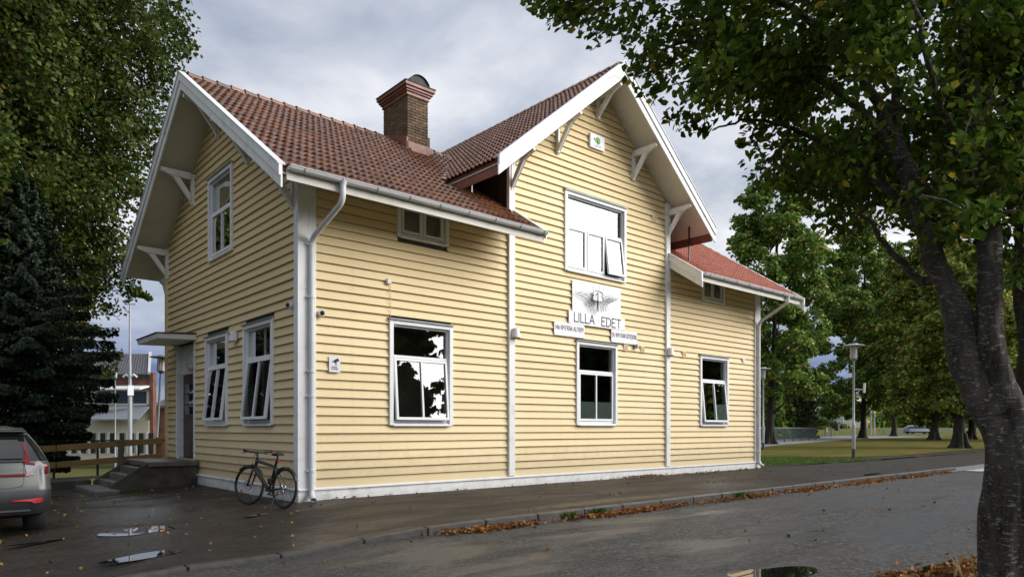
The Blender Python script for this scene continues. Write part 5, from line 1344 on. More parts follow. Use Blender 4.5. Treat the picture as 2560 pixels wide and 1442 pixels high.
def limb(mb, pts, r0, r1, n=10, wig=0.0):
    """tapered, slightly wandering limb through the points"""
    P_ = [Vector(p) for p in pts]; out = []
    for i in range(len(P_)-1):
        p0 = P_[max(i-1, 0)]; p1 = P_[i]; p2 = P_[i+1]; p3 = P_[min(i+2, len(P_)-1)]
        for k in range(8):
            t = k/8; out.append(.5*((2*p1)+(p2-p0)*t+(2*p0-5*p1+4*p2-p3)*t*t+(3*p1-p0-3*p2+p3)*t**3))
    out.append(P_[-1]); m_ = len(out)
    if wig: out = [out[0]] + [p+Vector((rnd.gauss(0, wig), rnd.gauss(0, wig), 0)) for p in out[1:]]
    mb.tube(out, [r0+(r1-r0)*(k/(m_-1))**.8 for k in range(m_)], n)
    return out
def cluster_leaves(C, r, count, rng, flat=.75):
    """count points in and near the shell of an uneven blob"""
    d = rng.normal(size=(count, 3)); d /= np.linalg.norm(d, axis=1, keepdims=True)
    rad = r*(rng.rand(count)**.45); p = d*rad[:, None]; p[:, 2] *= flat
    return np.asarray(C)+p, d

# --- the big tree at the right edge
def near_tree():
    rng = np.random.RandomState(5)
    base = at(2562, 1480, 6.0); base[2] = verge_z(base[0], base[1])-.05
    t = thing('broadleaf_tree', 'large dark broadleaf tree with forked trunk at the right edge beside the road', 'tree', tuple(base))
    Lc = lambda u, v, d: Vector((at(u, v, d)-base).tolist())
    tr = MB()
    pts = [Vector((.0, .0, 0)), Lc(2552, 1380, 6.0), Lc(2546, 1230, 6.0), Lc(2535, 1110, 6.02), Lc(2515, 1030, 6.05)]
    # flared, fluted trunk: several stems grown together
    limb(tr, pts, .28, .19, 32)
    limb(tr, [Vector((-.10, .12, 0)), Lc(2516, 1300, 5.95), Lc(2508, 1120, 5.98), Lc(2470, 1020, 6.05), Lc(2430, 930, 6.15), Lc(2390, 800, 6.3), Lc(2350, 690, 6.4), Lc(2318, 590, 6.5), Lc(2290, 480, 6.6), Lc(2250, 380, 6.75)], .19, .07, 26)
    limb(tr, [Vector((.06, -.10, 0)), Lc(2555, 1280, 5.9), Lc(2530, 1060, 5.95), Lc(2502, 960, 6.0), Lc(2478, 850, 6.05), Lc(2472, 700, 6.15), Lc(2462, 520, 6.3), Lc(2440, 330, 6.5), Lc(2410, 100, 6.8), Lc(2390, -120, 7.2)], .155, .045, 26)
    limb(tr, [Vector((.20, -.05, 0)), Lc(2600, 1280, 6.05), Lc(2590, 1000, 6.1), Lc(2572, 760, 6.15), Lc(2565, 500, 6.3), Lc(2560, 250, 6.5), Lc(2540, 0, 6.8)], .165, .055, 26)
    for (fx, fy) in ((-.34, .05), (-.15, -.30), (.2, .28)):
        limb(tr, [Vector((fx*1.25, fy*1.25, -.05)), Vector((fx*.85, fy*.85, .12)), Vector((fx*.55, fy*.55, .5))], .12, .06, 8)
    trunk = tr.build('trunk', BARKN, t, smooth=True, fix=False)
    from mathutils import noise as mn
    for v in trunk.data.vertices:
        c = v.co; a = mn.noise(Vector((c.x*3.2, c.y*3.2, c.z*.9)))*.06 + mn.noise(Vector((c.x*9, c.y*9, c.z*2)))*.03 + mn.noise(Vector((c.x*24, c.y*24, c.z*6)))*.012
        v.co = c + v.normal*a
    br = MB()
    tips = []
    B_ = [([(2318, 590, 6.5), (2230, 480, 6.9), (2120, 400, 7.2), (2000, 330, 7.4), (1880, 300, 7.5), (1780, 325, 7.5)], .06, .008),
          ([(2345, 690, 6.4), (2300, 700, 6.7), (2230, 630, 7.0), (2180, 560, 7.2), (2130, 500, 7.3)], .055, .010),
          ([(2290, 480, 6.6), (2200, 330, 6.8), (2080, 220, 7.0), (1900, 130, 7.1), (1700, 110, 7.2), (1640, 150, 7.2)], .06, .008),
          ([(2250, 380, 6.75), (2150, 180, 6.9), (1980, 20, 7.0), (1750, -60, 7.0), (1500, -20, 7.0), (1400, 20, 7.0)], .06, .008),
          ([(2250, 380, 6.75), (2230, 180, 7.2), (2180, -60, 7.8), (2100, -300, 8.2)], .055, .012),
          ([(2462, 520, 6.3), (2380, 340, 6.0), (2320, 150, 5.7), (2260, -100, 5.5)], .05, .012),
          ([(2565, 500, 6.3), (2620, 300, 6.6), (2700, 0, 7.0)], .05, .02), ([(2440, 330, 6.5), (2500, 150, 7.2), (2560, -100, 8)], .05, .015),
          ([(2000, 330, 7.4), (1940, 380, 7.4), (1900, 420, 7.4)], .016, .006), ([(1880, 300, 7.5), (1850, 270, 7.4), (1800, 262, 7.4)], .014, .005)]
    for pts_, r0, r1 in B_:
        b1 = MB(); limb(b1, [Lc(*p) for p in pts_], r0, r1, 8, .012); b1.build('branch', BARKN, t, smooth=True, fix=False)
    # cluster centres: everything above the drooping lower edge of the crown
    edge = [(1320, 10), (1390, 66), (1440, 52), (1500, 112), (1545, 60), (1590, 130), (1606, 190), (1660, 245), (1685, 300), (1740, 336), (1790, 330), (1815, 262), (1845, 262), (1858, 345), (1905, 412), (1960, 462), (2040, 498), (2065, 560), (2110, 590), (2155, 555), (2210, 570), (2260, 530), (2330, 560), (2400, 600), (2480, 640), (2560, 690), (2700, 720)]
    C = []
    for k in range(1300):
        u = rng.uniform(1300, 2750); v = rng.uniform(-520, 660)
        if u < 1500 and v < -160: continue
        d = rng.uniform(6.2, 9.6) if u < 2150 else rng.uniform(5.7, 9.4)
        if u < 1700: d = rng.uniform(6.6, 8.2)
        r = rng.uniform(.24, .44) if u < 1800 else rng.uniform(.30, .55)
        vb = lerp_table(edge, u) + (35 if u > 1850 else 0) - r*.55*FPX/d
        lo = lerp_table([(1300, -80), (1450, -200), (1700, -280), (2750, -320)], u)
        if v > vb or v < lo: continue
        if 1830 < u < 1990 and 285 < v < 350 and rng.rand() < .85: continue
        C.append((at(u, v, d), r))
        if len(C) >= 330: break
    for (u, v, d, r) in ((1345, 8, 7.0, .16), (1400, 40, 7.0, .2), (1490, 85, 7.1, .2), (1430, 30, 7.1, .18), (1560, 70, 7.1, .2), (1620, 170, 7.2, .2), (1640, 225, 7.2, .2), (1700, 300, 7.4, .2), (1760, 322, 7.5, .16), (1730, 318, 7.5, .14), (1870, 345, 7.5, .15), (1950, 435, 7.4, .2), (2075, 560, 7.2, .2), (2110, 575, 7.2, .18), (2025, 480, 7.3, .2), (1985, 455, 7.3, .18)):
        C.append((at(u, v, d), r))
    for k in range(26): C.append((at(rng.uniform(2330, 2640), rng.uniform(330, 690), rng.uniform(5.4, 6.6)), rng.uniform(.16, .28)))
    P, N, Tn, S_ = [], [], [], []
    crown_c = at(2250, 50, 7.2)
    for (c, r) in C:
        cnt = int(120*(r/.4)**2.0)+8
        p, d = cluster_leaves(c, r, cnt, rng, .7)
        out = p-crown_c; out /= np.linalg.norm(out, axis=1, keepdims=True)+1e-6
        n_ = rng.normal(size=(cnt, 3))*.55+np.array([0, 0, .8])+out*.25
        tn = out*.7+rng.normal(size=(cnt, 3))*.45+np.array([0, 0, -.75])
        P.append(p); N.append(n_); Tn.append(tn); S_.append(rng.uniform(.055, .115, cnt))
        if rng.rand() < .55:   # a twig into the cluster
            q = Vector((c-base).tolist()); k = rng.randint(3)
            a_ = q+Vector((rng.normal()*.3+.25, rng.normal()*.3-.15, rng.uniform(-.1, .45)))
            br.tube([a_, (a_+q)/2+Vector((0, 0, .04)), q], [.010, .007, .004], 5)
    o = br.build('twigs', BARKN, t, smooth=True, fix=False); o['kind'] = 'stuff'
    P, N, Tn, S_ = map(np.concatenate, (P, N, Tn, S_))
    P = P-base
    # single leaves: the ones that show largest in the picture
    W_ = P+base-CAM; dep = W_[:, 0]*CS+W_[:, 1]*SN; uu = CXP+FPX*(W_[:, 0]*SN-W_[:, 1]*CS)/dep; vv = HOR-FPX*W_[:, 2]/dep
    vis = (uu > 20) & (uu < 2540) & (vv > 10) & (vv < 1400); score = np.where(vis, S_/dep, 0); order = np.argsort(-score)
    rest = order[300:]
    me = leaf_mesh('foliage', P[rest], N[rest], Tn[rest], S_[rest], LEAFN); crown = obj('crown', me, t)
    crown['kind'] = 'stuff'
    one = leaf_mesh('leaf', np.zeros((1, 3)), np.array([[0, 0, 1.0]]), np.array([[0, 1.0, 0]]), np.array([1.0]), LEAFN)
    for k in order[:300]:
        n_ = Vector(N[k].tolist()).normalized(); y_ = Vector(Tn[k].tolist()); y_ = (y_-n_*y_.dot(n_)).normalized(); x_ = y_.cross(n_)
        o = obj('leaf', one, crown); M = Matrix((x_, y_, n_)).transposed().to_4x4(); M.translation = Vector(P[k].tolist())
        o.matrix_local = M @ Matrix.Diagonal((S_[k], S_[k], S_[k], 1))
    print('near leaves', len(P), 'clusters', len(C))
near_tree()

# --- generic tree: trunk, limbs, crown of leaf clumps in uneven lobes
def tree(label, loc, h, rw, trunk_r, crown_lo, n, leaf, mat, seed, group=None, lobes=34, name='lime_tree', squash=1.0, droop=.2, shape=None, sprays=24):
    rng = np.random.RandomState(seed)
    t = thing(name, label, 'tree', loc, 0, group)
    tr = MB(); top = h*.82
    pts = [(0, 0, -.3), (rng.normal()*.05, rng.normal()*.05, crown_lo*.6), (rng.normal()*.15, rng.normal()*.15, crown_lo+h*.15), (rng.normal()*.3, rng.normal()*.3, top)]
    limb(tr, pts, trunk_r, trunk_r*.18, 12)
    for k in range(6):
        a = 2*math.pi*k/6+rng.rand(); limb(tr, [(math.cos(a)*trunk_r*1.5, math.sin(a)*trunk_r*1.5, -.25), (math.cos(a)*trunk_r*.8, math.sin(a)*trunk_r*.8, .25), (math.cos(a)*trunk_r*.5, math.sin(a)*trunk_r*.5, 1.0)], trunk_r*.45, trunk_r*.3, 6)
    tr.build('trunk', BARK, t, smooth=True, fix=False)
    L_ = []; lm = MB()
    for k in range(lobes):
        f = (k+.5)/lobes; z = crown_lo+(h-crown_lo)*(f**.85)
        prof = shape(f) if shape else (math.sin(math.pi*min(1, (f*.86+.12)))**.65)
        a = k*2.399+rng.rand()*.8; rad = rw*prof*rng.uniform(.35, .88)
        r = rw*rng.uniform(.26, .42)*(.55+.45*prof)
        L_.append((np.array([rad*math.cos(a), rad*math.sin(a)*squash, z]), r))
        zb = max(crown_lo*.75, z-(rad*.8+1)); 
        if k % 2 == 0: limb(lm, [(0, 0, zb), (rad*.45*math.cos(a), rad*.45*math.sin(a), zb+(z-zb)*.45), (rad*math.cos(a), rad*math.sin(a), z)], trunk_r*.28*(1-f*.6), .02, 6)
    o = lm.build('limbs', BARK, t, smooth=True, fix=False); o['kind'] = 'stuff'
    P, N, Tn = [], [], []; tot = sum(r**2 for _, r in L_)
    for (c, r) in L_:
        cnt = int(n*r*r/tot); d = rng.normal(size=(cnt, 3)); d /= np.linalg.norm(d, axis=1, keepdims=True)
        # lumpy surface: sub-clumps
        sub = rng.normal(size=(14, 3)); sub /= np.linalg.norm(sub, axis=1, keepdims=True); which = rng.randint(14, size=cnt)
        d2 = sub[which]*.78+d*.34*(rng.rand(cnt)**.5)[:, None]; inner = rng.rand(cnt) < .22
        d2[inner] = d[inner]*(rng.rand(inner.sum())**.5)[:, None]*.85
        p = c+d2*r*np.array([1.08, 1.08, .82]); P.append(p)
        N.append(d2*.7+rng.normal(size=(cnt, 3))*.6+np.array([0, 0, .5])); Tn.append(rng.normal(size=(cnt, 3))+np.array([0, 0, -droop*3]))
    for k in range(sprays):            # twigs that break the outline
        c, r = L_[rng.randint(len(L_))]; out = c-np.array([0, 0, c[2]-.3]); out = out/(np.linalg.norm(out)+1e-6)+rng.normal(size=3)*.35; out[2] = out[2]*.5+.05; out /= np.linalg.norm(out)
        l = r*rng.uniform(.5, .95); cnt = int(n/900)+14; s_ = rng.rand(cnt)
        P.append(c+out*(r*.75+l*s_)[:, None]+rng.normal(size=(cnt, 3))*r*.10*(1.1-s_)[:, None]+np.array([0, 0, -.25*r])*(s_**2)[:, None]); N.append(rng.normal(size=(cnt, 3))*.7+np.array([0, 0, .6])); Tn.append(out+rng.normal(size=(cnt, 3))*.6)
    P, N, Tn = map(np.concatenate, (P, N, Tn))
    me = leaf_mesh('crown', P, N, Tn, leaf*rng.uniform(.6, 1.3, len(P)), mat, 'quad'); o = obj('crown', me, t); o['kind'] = 'stuff'; return t
GP = 'lime trees across the lawn'
def far_tree(u, v, label, h, rw, tr_, lo, n, leaf, mat, seed, d=None, **kw):
    p = gp(u, v, 0.0) if d is None else at(u, v, d)
    return tree(label, (p[0], p[1], 0.0), h, rw, tr_, lo, n, leaf, mat, seed, GP, **kw)
far_tree(1925, 1108, 'tall dense lime tree directly behind the right end of the house', 21.5, 4.9, .5, 3.0, 46000, .27, LEAFD, 21, d=58)
far_tree(2157, 1095, 'tallest lime tree right of the camera lamp post, bare trunk on the path edge', 27.5, 7.2, .56, 2.8, 66000, .33, LEAFD, 22)
far_tree(2235, 1090, 'farthest lime tree with a stubby burl on its trunk foot', 26, 6.6, .55, 3.4, 30000, .44, LEAFD, 23)
far_tree(2335, 1100, 'yellowing lime tree standing left of the knotted trunk', 22.5, 6.2, .56, 2.3, 52000, .31, LEAFY, 24)
far_tree(2400, 1120, 'nearest lime tree with thick knotted trunk on the lawn', 12.5, 3.7, .52, 2.3, 34000, .22, LEAFY, 25)
far_tree(2428, 1098, 'lime tree half hidden behind the big tree at the right edge', 22, 7.0, .6, 2.6, 34000, .38, LEAFD, 26)
far_tree(2560, 1102, 'lime tree wholly behind the big right edge trunk', 20, 7.0, .55, 3.0, 22000, .40, LEAFD, 27)
# knots on the nearest trunk
# left: the lime and the spruce
LSH = [(0, .42), (.15, .55), (.35, .70), (.55, .92), (.75, 1.0), (1, .7)]
p = at(72, 1100, 23); tree('large green lime tree filling the upper left corner beside the house', (p[0], p[1], -1.6), 19.5, 4.9, .42, 5.0, 120000, .125, LEAFL, 31, None, lobes=96, sprays=60, name='lime_tree', shape=lambda f: lerp_table(LSH, f))
p = at(-190, 1100, 19); tree('lime tree at the far left edge, partly outside the picture', (p[0], p[1], -.9), 17.0, 4.2, .38, 5.5, 40000, .13, LEAFL, 32, None, lobes=44)
def spruce(label, loc, h, rw, seed, n=44000):
    rng = np.random.RandomState(seed); t = thing('spruce_tree', label, 'tree', loc)
    tr = MB(); limb(tr, [(0, 0, -.3), (0, 0, h*.5), (0, 0, h)], .24, .02, 10); P, N, Tn, S_ = [], [], [], []
    nb = 150
    for k in range(nb):
        f = (k+.5)/nb; z = 1.35+(h-1.45)*f; a = k*2.399+rng.rand()*.5; l = rw*(.50+1.3*f if f < .38 else 1.61*(1-f))*rng.uniform(.72, 1.08)+.2
        dr = -.32*(1-f); pts_ = [Vector((0, 0, z)), Vector((math.cos(a)*l*.5, math.sin(a)*l*.5, z+dr*l*.35)), Vector((math.cos(a)*l, math.sin(a)*l, z+dr*l*.75+.10*l))]
        tr.tube(pts_, [.035*(1-f)+.008, .02*(1-f)+.006, .004], 5); m_ = int(n/nb*(.3+1.4*(1-f)))
        s_ = rng.rand(m_)**.7; base_ = np.array([pts_[0]*(1-q)**2+pts_[1]*2*q*(1-q)+pts_[2]*q*q for q in s_])
        side = np.array([-math.sin(a), math.cos(a), 0]); w_ = rng.normal(size=m_)*.30*l*.42*(1.12-s_)
        p = base_+side*w_[:, None]; p[:, 2] -= np.abs(w_)*.35+rng.rand(m_)*.22
        P.append(p); out = np.array([math.cos(a), math.sin(a), -.35]); Tn.append(out+side*np.sign(w_)[:, None]*.7+rng.normal(size=(m_, 3))*.35+np.array([0, 0, -.25])); N.append(np.array([math.cos(a)*.8, math.sin(a)*.8, .75])+rng.normal(size=(m_, 3))*.5); S_.append(rng.uniform(.06, .13, m_))
    tr.build('trunk', BARK, t, smooth=True, fix=False); P, N, Tn, S_ = map(np.concatenate, (P, N, Tn, S_))
    bit = leaf_mesh('crown', P, N, Tn, S_, NEEDLE); o = obj('crown', bit, t); o['kind'] = 'stuff'
p = at(62, 1100, 18.5); spruce('dark drooping spruce in front of the lime at the left edge', (p[0], p[1], -.9), 9.0, 2.3, 41, 90000)
# trees over the road behind the viewer, seen only as reflections and shade
G2 = 'trees around the yard and across the street'
for k, (x, y, h, r, lb) in enumerate(((12.6, -18.0, 7.8, 2.7, 'roadside lime across the street mirrored in the left front window'), (21.0, -19.0, 8.8, 3.8, 'roadside lime across the street between two window reflections'), (27.5, -17.5, 8.6, 3.8, 'roadside lime across the street mirrored in the middle front window'), (34.0, -19.0, 9.2, 3.8, 'second farthest roadside lime across the street'), (41.0, -18.0, 9.0, 4.0, 'roadside lime across the street mirrored in the right front window'))):
    tree(lb, (x, y, -.4), h, r, .3, 1.6, 6500, .42, LEAFL, 51+k, G2)
for k, (x, y, h, r, lb) in enumerate(((-16.0, 3.0, 13.5, 4.2, 'tall lime left of the yard facing the gable'), (-16.5, -6.5, 12.0, 4.2, 'tall lime by the yard entrance left of the viewer'))):
    tree(lb, (x, y, -.6), h, r, .34, 1.8, 11000, .42, LEAFL, 61+k, G2)

# bushes, hedges, willow behind the far lawn
def bush(name, label, loc, rx, ry, rz_, n, leaf, mat, seed, cat='bush', droop=.2, group=None):
    rng = np.random.RandomState(seed); t = thing(name, label, cat, loc, math.atan2(-CS, SN), group); P, N, Tn = [], [], []
    d = rng.normal(size=(n, 3)); d /= np.linalg.norm(d, axis=1, keepdims=True); d[:, 2] = np.abs(d[:, 2])
    q = 1+.14*np.sin(d[:, 0]*7+seed)+.12*np.sin(d[:, 1]*9+2*seed)+.12*np.sin(d[:, 2]*8+d[:, 0]*5)
    P = d*(q*rng.uniform(.75, 1.05, n))[:, None]*np.array([rx, ry, rz_])
    o = obj('crown', leaf_mesh('crown', P, d+rng.normal(size=(n, 3))*.6, rng.normal(size=(n, 3))+np.array([0, 0, -droop*4]), leaf*rng.uniform(.6, 1.3, n), mat, 'quad'), t); o['kind'] = 'stuff'
    MB().tube([(0, 0, -.2), (.1, 0, rz_*.5)], [.12, .03], 6).build('stem', BARK, t); return t
def fb(u, v, d, *a, **k):
    p = at(u, v, d); q = k.pop('z', 0); return bush(a[0], a[1], (p[0], p[1], q), *a[2:], **k)
fb(1965, 1075, 96, 'willow_bush', 'weeping willow with pale hanging leaves right of the house corner', 4.2, 3.0, 9.2, 9000, .40, WILLOW, 61, cat='willow', droop=.9)
fb(1915, 1075, 90, 'bush', 'dark tall bush between the corner lamp and the willow', 3.4, 3.0, 8.0, 6000, .45, LEAFD, 62)
fb(2040, 1060, 150, 'clipped_bush', 'low bright green clipped bush in front of the balcony house', 6.0, 3.0, 2.2, 4000, .42, SHRUB, 63, z=1.0)
fb(2000, 1070, 175, 'conifer_bush', 'dark bushy tree left of the balcony house', 7, 5, 15, 6000, .8, LEAFD, 64, z=.5)
for k, (u, d, rx, rz_, s) in enumerate(((2130, 190, 9, 7, 70), (2200, 205, 12, 6, 71), (2290, 195, 11, 8, 72), (2370, 200, 11, 7, 73), (2450, 190, 10, 9, 74), (1880, 170, 9, 12, 75), (1790, 150, 9, 13, 76), (2560, 185, 12, 10, 77))):
    fb(u, 1066, d, 'hedge_tree', ('far dark hedge tree %s' % ('behind the bench and bins', 'left of the far street car', 'above the far street car', 'right of the far street car', 'behind the knotted lime trunk', 'behind the corner lamp', 'hidden behind the house end', 'beyond the right edge trunk')[k]), rx, 5, rz_, 3500, 1.0, LEAFD, s, z=1.2)
# ------------------------------------------------------------------ buildings in the distance
SB = m_brick('school_brick', (.20, .085, .060), (.17, .072, .052), (.23, .10, .072)); SR = plain('school_roof_tile', (.085, .085, .095), .6, .2, 5)
SW = plain('school_panel', (.56, .555, .54), .7, .06, 3); SCR = plain('school_cream', (.50, .47, .39), .7, .08); SGL = Mat('school_glass'); SGL.set((.02, .028, .03), .06, .6); SGL = SGL.m
AWN = plain('white_awning', (.78, .79, .82), .6, .05)
def facing(name, label, u, d, z, cat='building', turn=0.0):
    p = at(u, HOR, d); return thing(name, label, cat, (p[0], p[1], z), math.atan2(-CS, SN)+turn)      # local x to the right of the picture, y away
sch = facing('school_building', 'two storey brick and white panel school with dark tiled roof and white awning', 330, 62, -2.25)
K = 62/FPX
Xd = lambda u, y: (u-CXP)*(62+y)/FPX-(330-CXP)*62/FPX
X = lambda u: (u-330)*K; Zv = lambda v: (HOR-v)*K+1.32+2.25
x0, x1 = X(-60), X(372)
MB().box(x0, x1, 0, 1, Zv(1152), Zv(1050)).build('ground_storey', SCR, sch)
MB().box(x0, x1, .3, 1, Zv(1050), Zv(985)).build('upper_storey', SW, sch); MB().box(x0, x1, .28, 1, Zv(962), Zv(940)).build('brick_band', SB, sch); MB().box(x0, x1, .32, 1, Zv(985), Zv(962)).build('panel_band', SW, sch)
MB().box(x1, X(381), .1, .7, Zv(1150), Zv(930)).build('brick_pier', SB, sch)
r_ = MB().hexa([(x0-.3, -.35, Zv(942)), (X(378), -.35, Zv(942)), (Xd(374, 4.2), 4.2, Zv(876)), (x0-.3, 4.2, Zv(876)), (x0-.3, -.35, Zv(936)), (X(378), -.35, Zv(936)), (Xd(374, 4.2), 4.2, Zv(872)), (x0-.3, 4.2, Zv(872))]).build('roof', SR, sch)
rib = MB()
for k in range(60):
    xx = x0+(X(376)-x0)*k/60; rib.bar((xx, -.33, Zv(936)+.03), (xx+(Xd(374, 4.2)-X(376))*(xx-x0)/(X(376)-x0), 4.15, Zv(872)+.03), .10, .05)
rib.build('roof_ribs', SR, r_); MB().box(x0-.3, X(380), -.42, -.30, Zv(945), Zv(936)).build('eave_board', BLACKP, r_); MB().hexa([(X(374), -.3, Zv(936)), (X(380), -.3, Zv(936)), (Xd(379, 4.2), 4.2, Zv(872)), (Xd(372, 4.2), 4.2, Zv(872)), (X(374), -.3, Zv(930)), (X(380), -.3, Zv(930)), (Xd(379, 4.2), 4.2, Zv(866)), (Xd(372, 4.2), 4.2, Zv(866))]).build('verge_sheet', SW, r_)
MB().hexa([(X(225), -1.5, Zv(976)), (X(372), -1.5, Zv(976)), (X(372), .3, Zv(966)), (X(225), .3, Zv(966)), (X(225), -1.5, Zv(972)), (X(372), -1.5, Zv(972)), (X(372), .3, Zv(962)), (X(225), .3, Zv(962))]).build('awning', AWN, sch)
for (u0, u1) in ((130, 165), (175, 208), (240, 272), (284, 316), (330, 361)):
    f_ = MB().box(X(u0), X(u1), .22, .34, Zv(1008), Zv(978)).build('window', SGL, sch); MB().box(X(u0)-.12, X(u1)+.12, .18, .29, Zv(1012), Zv(1008)).build('sill', SW, f_); MB().box(X(u1)+.12, X(u1)+.35, .16, .3, Zv(1010), Zv(978)).build('mullion', SW, f_)
MB().hexa([(X(230), -1.8, Zv(1050)), (X(372), -1.8, Zv(1050)), (X(372), .3, Zv(1016)), (X(230), .3, Zv(1034)), (X(230), -1.8, Zv(1047)), (X(372), -1.8, Zv(1047)), (X(372), .3, Zv(1012)), (X(230), .3, Zv(1030))]).build('lean_to_roof', plain('grey_sheet_roof', (.20, .22, .25), .5, .15), sch)
for k in range(9):
    u0 = 180+k*24; f_ = MB().box(X(u0), X(u0+11), -.06, .06, Zv(1132), Zv(1082)).build('window', SGL, sch); MB().box(X(u0-7), X(u0-1), -.08, .04, Zv(1135), Zv(1080)).build('white_panel', SW, f_)
wg = facing('brick_wing', 'lower red brick wing with dark tiled roof right of the school', 405, 64, -2.25)
X2 = lambda u: (u-405)*64/FPX; Z2 = lambda v: (HOR-v)*64/FPX+1.32+2.25
MB().box(X2(384), X2(470), 0, 9, Z2(1150), Z2(1018)).build('wall', SB, wg); ro = MB().hexa([(X2(380), -.4, Z2(1020)), (X2(475), -.4, Z2(1020)), (X2(475), 4, Z2(988)), (X2(380), 4, Z2(988)), (X2(380), -.4, Z2(1015)), (X2(475), -.4, Z2(1015)), (X2(475), 4, Z2(984)), (X2(380), 4, Z2(984))]).build('roof', SR, wg)
rib = MB()
for k in range(16): rib.bar((X2(382)+k*.22, -.38, Z2(1015)+.03), (X2(382)+k*.22, 4, Z2(984)+.03), .10, .05)
rib.build('roof_ribs', SR, ro); MB().box(X2(384), X2(470), 4, 8, Z2(990), Z2(958)).build('upper_wall', SW, wg); MB().box(X2(382), X2(472), 3.8, 8.2, Z2(958), Z2(953)).build('upper_roof', BLACKP, wg); MB().box(X2(386), X2(390), -.12, 0, Z2(1150), Z2(1020)).build('downpipe', BLACKP, wg)
bw = facing('brick_annex', 'red brick annex with white window frames seen under the spruce branches', 150, 50, -2.25)
X3 = lambda u: (u-150)*50/FPX; Z3 = lambda v: (HOR-v)*50/FPX+1.32+2.25
MB().box(X3(60), X3(140), 0, .8, Z3(1165), Z3(1060)).build('wall', SB, bw)
for (u0, u1) in ((115, 124), (134, 138)): MB().box(X3(u0), X3(u1), -.06, .05, Z3(1150), Z3(1085)).build('window', SW, bw)
# path, fence and grass bank on the lower ground at the left
p = [at(-60, HOR, 33), at(480, HOR, 30), at(480, HOR, 33), at(-60, HOR, 36)]
o = MB().poly([(q[0], q[1], -2.05) for q in p]).build('footpath', PATH); o['kind'] = 'structure'
fn = thing('chain_link_fence', 'dark green chain link fence behind the plank railing', 'fence')
FG = plain('fence_green', (.018, .038, .028), .5, .1)
fa, fb_ = at(-20, HOR, 17.6), at(452, HOR, 20.5); za, zb_ = -.95, .98
fd_ = Vector((fb_-fa).tolist()); fd_.z = 0; fl = fd_.length; fd_.normalize(); F0 = Vector((fa[0], fa[1], 0))
fp = lambda s, z: F0+fd_*s+Vector((0, 0, z))
MB().tube([fp(0, zb_), fp(fl, zb_)], .022, 6).build('top_rail', FG, fn)
for k in range(5): MB().tube([fp(.3+k*fl/4.4, za), fp(.3+k*fl/4.4, zb_)], .03, 8).build('post', FG, fn)
ms = MB(); s = -2.0; hgt = zb_-za
WIRE = plain('fence_wire', (.10, .13, .12), .5, .1)
while s < fl:
    for sg in (1, -1):
        a0 = s if sg > 0 else s+hgt; a = a0; b = a0+sg*hgt; z0, z1 = za, zb_
        if min(a, b) < 0 or max(a, b) > fl: continue
        ms.tube([fp(a, z0), fp(b, z1)], .003, 3, cap=False)
    s += .085
o = ms.build('wire_mesh', WIRE, fn, fix=False); o['kind'] = 'stuff'
# right: low railings and small things along the far path
def rail_fence(label, A, Bq, n, h, group):
    t = thing('path_railing', label, 'railing', (0, 0, 0), 0, group); A = Vector(A); Bq = Vector(Bq)
    MB().tube([A+Vector((0, 0, h)), Bq+Vector((0, 0, h))], .04, 6).build('top_rail', plain('rail_grey', (.22, .25, .25), .5), t); MB().tube([A+Vector((0, 0, .12)), Bq+Vector((0, 0, .12))], .02, 6).build('low_rail', FG, t)
    for k in range(n): q = A.lerp(Bq, k/(n-1)); MB().box(q.x-.045, q.x+.045, q.y-.045, q.y+.045, 0, h+.03).build('post', FG, t)
    pk = MB(); m_ = int((Bq-A).length/.12)
    for k in range(m_): q = A.lerp(Bq, (k+.5)/m_); pk.tube([q+Vector((0, 0, .12)), q+Vector((0, 0, h))], .006, 3, cap=False)
    pk.build('wire_mesh', WIRE, t, fix=False)
a, b = gp(1880, 1110, 0), gp(2040, 1099, 0); rail_fence('long green railing with grey top rail beside the path right of the house', (a[0], a[1], 0), (b[0], b[1], 0), 8, 1.35, 'railings by the path')
a, b = gp(2063, 1091, 0), gp(2078, 1092, 0); rail_fence('short gate railing with yellow sign near the willow', (a[0], a[1], 0), (b[0], b[1], 0), 2, 1.5, 'railings by the path')
p = gp(2066, 1090.5, 0); t = thing('yellow_sign', 'small yellow sign hung on the short gate railing', 'sign', (p[0], p[1]-.1, 0)); MB().box(-.25, .25, -.03, .03, .7, 1.4).build('panel', plain('sign_yellow', (.62, .42, .04), .5), t, bevel=.01)
p = gp(2093, 1088.5, 0); t = thing('waste_bin', 'black bin on a post beside the path', 'bin', tuple(p)); MB().tube([(0, 0, 0), (0, 0, 1.2)], .08, 8).build('post', POLE, t); MB().box(-.4, .4, -.3, .3, .9, 2.1).build('bin', BLACK, t, bevel=.05)
p = gp(2207, 1087, 0); t = thing('park_bench', 'small bench with reddish back beside the far path', 'bench', tuple(p), math.atan2(-CS, SN)); MB().box(-.8, .8, -.25, .25, .42, .50).build('seat', WOODG, t); MB().box(-.8, -.5, .22, .30, .5, 1.1).build('backrest', plain('bench_red', (.35, .12, .09), .6), t)
for s in (-.6, .6): MB().box(s-.05, s+.05, -.2, .2, 0, .42).build('leg', BLACK, t)
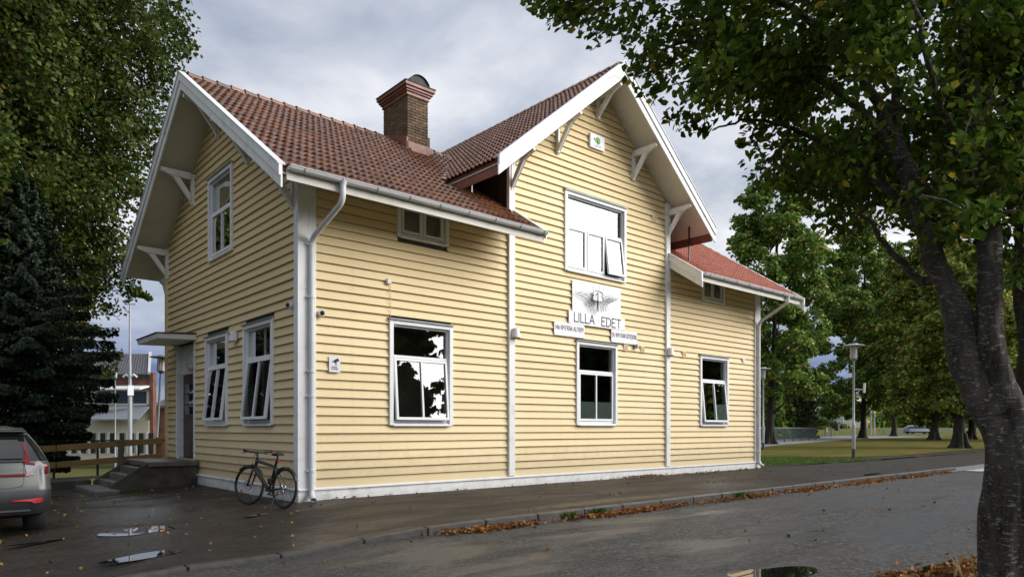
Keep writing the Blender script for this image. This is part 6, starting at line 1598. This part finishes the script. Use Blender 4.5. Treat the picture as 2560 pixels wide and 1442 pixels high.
# balcony house
ap = facing('apartment_house', 'pale apartment house with stacked balconies beyond the willow', 2065, 165, .6)
X4 = lambda u: (u-2065)*165/FPX; Z4 = lambda v: (HOR-v)*165/FPX+.72
MB().box(X4(2030), X4(2180), 2.0, 12, Z4(1092), Z4(1000)).build('wall', SCR, ap); MB().hexa([(X4(2018), -1, Z4(1003)), (X4(2190), -1, Z4(1003)), (X4(2190), 12, Z4(1003)), (X4(2018), 12, Z4(1003)), (X4(2030), 2, Z4(990)), (X4(2190), 2, Z4(990)), (X4(2190), 10, Z4(990)), (X4(2030), 10, Z4(990))]).build('roof', plain('pale_roof', (.45, .36, .28), .7), ap)
for (v0, v1) in ((1024, 1014), (1055, 1044)):
    b_ = MB().box(X4(2026), X4(2110), 0, 2, Z4(v0)-.25, Z4(v0)).build('balcony', SW, ap); MB().box(X4(2026), X4(2110), -.08, .02, Z4(v0), Z4(v1)).build('parapet', plain('parapet_blue', (.30, .34, .38), .6), b_)
for u in (2027, 2050, 2078, 2108): MB().box(X4(u)-.15, X4(u)+.15, -.1, .2, Z4(1090), Z4(1003)).build('column', SW, ap)
for (v0, v1) in ((1044, 1026), (1014, 1004), (1080, 1058)):
    for u in (2031, 2056, 2082): MB().box(X4(u), X4(u+10), 1.9, 2.05, Z4(v0), Z4(v1)).build('window', SGL, ap)
for k, u in enumerate((2178, 2186)):
    p = at(u, HOR, 120); t = thing('lamp_pole', 'thin pale pole %s of the pair between the far lime trunks' % ('left' if k == 0 else 'right'), 'pole', (p[0], p[1], .2), 0, 'pair of thin poles'); MB().lathe([(.14, 0), (.12, 4.0), (.0, 4.05)], 8).build('pole', SW, t); MB().box(-.22, .22, -.08, .08, 3.7, 4.3).build('head', LAMPW, t)
# the street beyond: kerb wall strip behind the car
a, b = at(2210, HOR, 128), at(2640, HOR, 128); o = MB().hexa([(a[0], a[1], 0), (b[0], b[1], 0), (b[0]+.3, b[1]+.3, 0), (a[0]+.3, a[1]+.3, 0), (a[0], a[1], .95), (b[0], b[1], .95), (b[0]+.3, b[1]+.3, .95), (a[0]+.3, a[1]+.3, .95)])
t = thing('blue_barrier', 'low pale blue barrier behind the far silver car', 'barrier'); o.build('barrier_panel', plain('barrier_blue', (.20, .27, .30), .6), t)
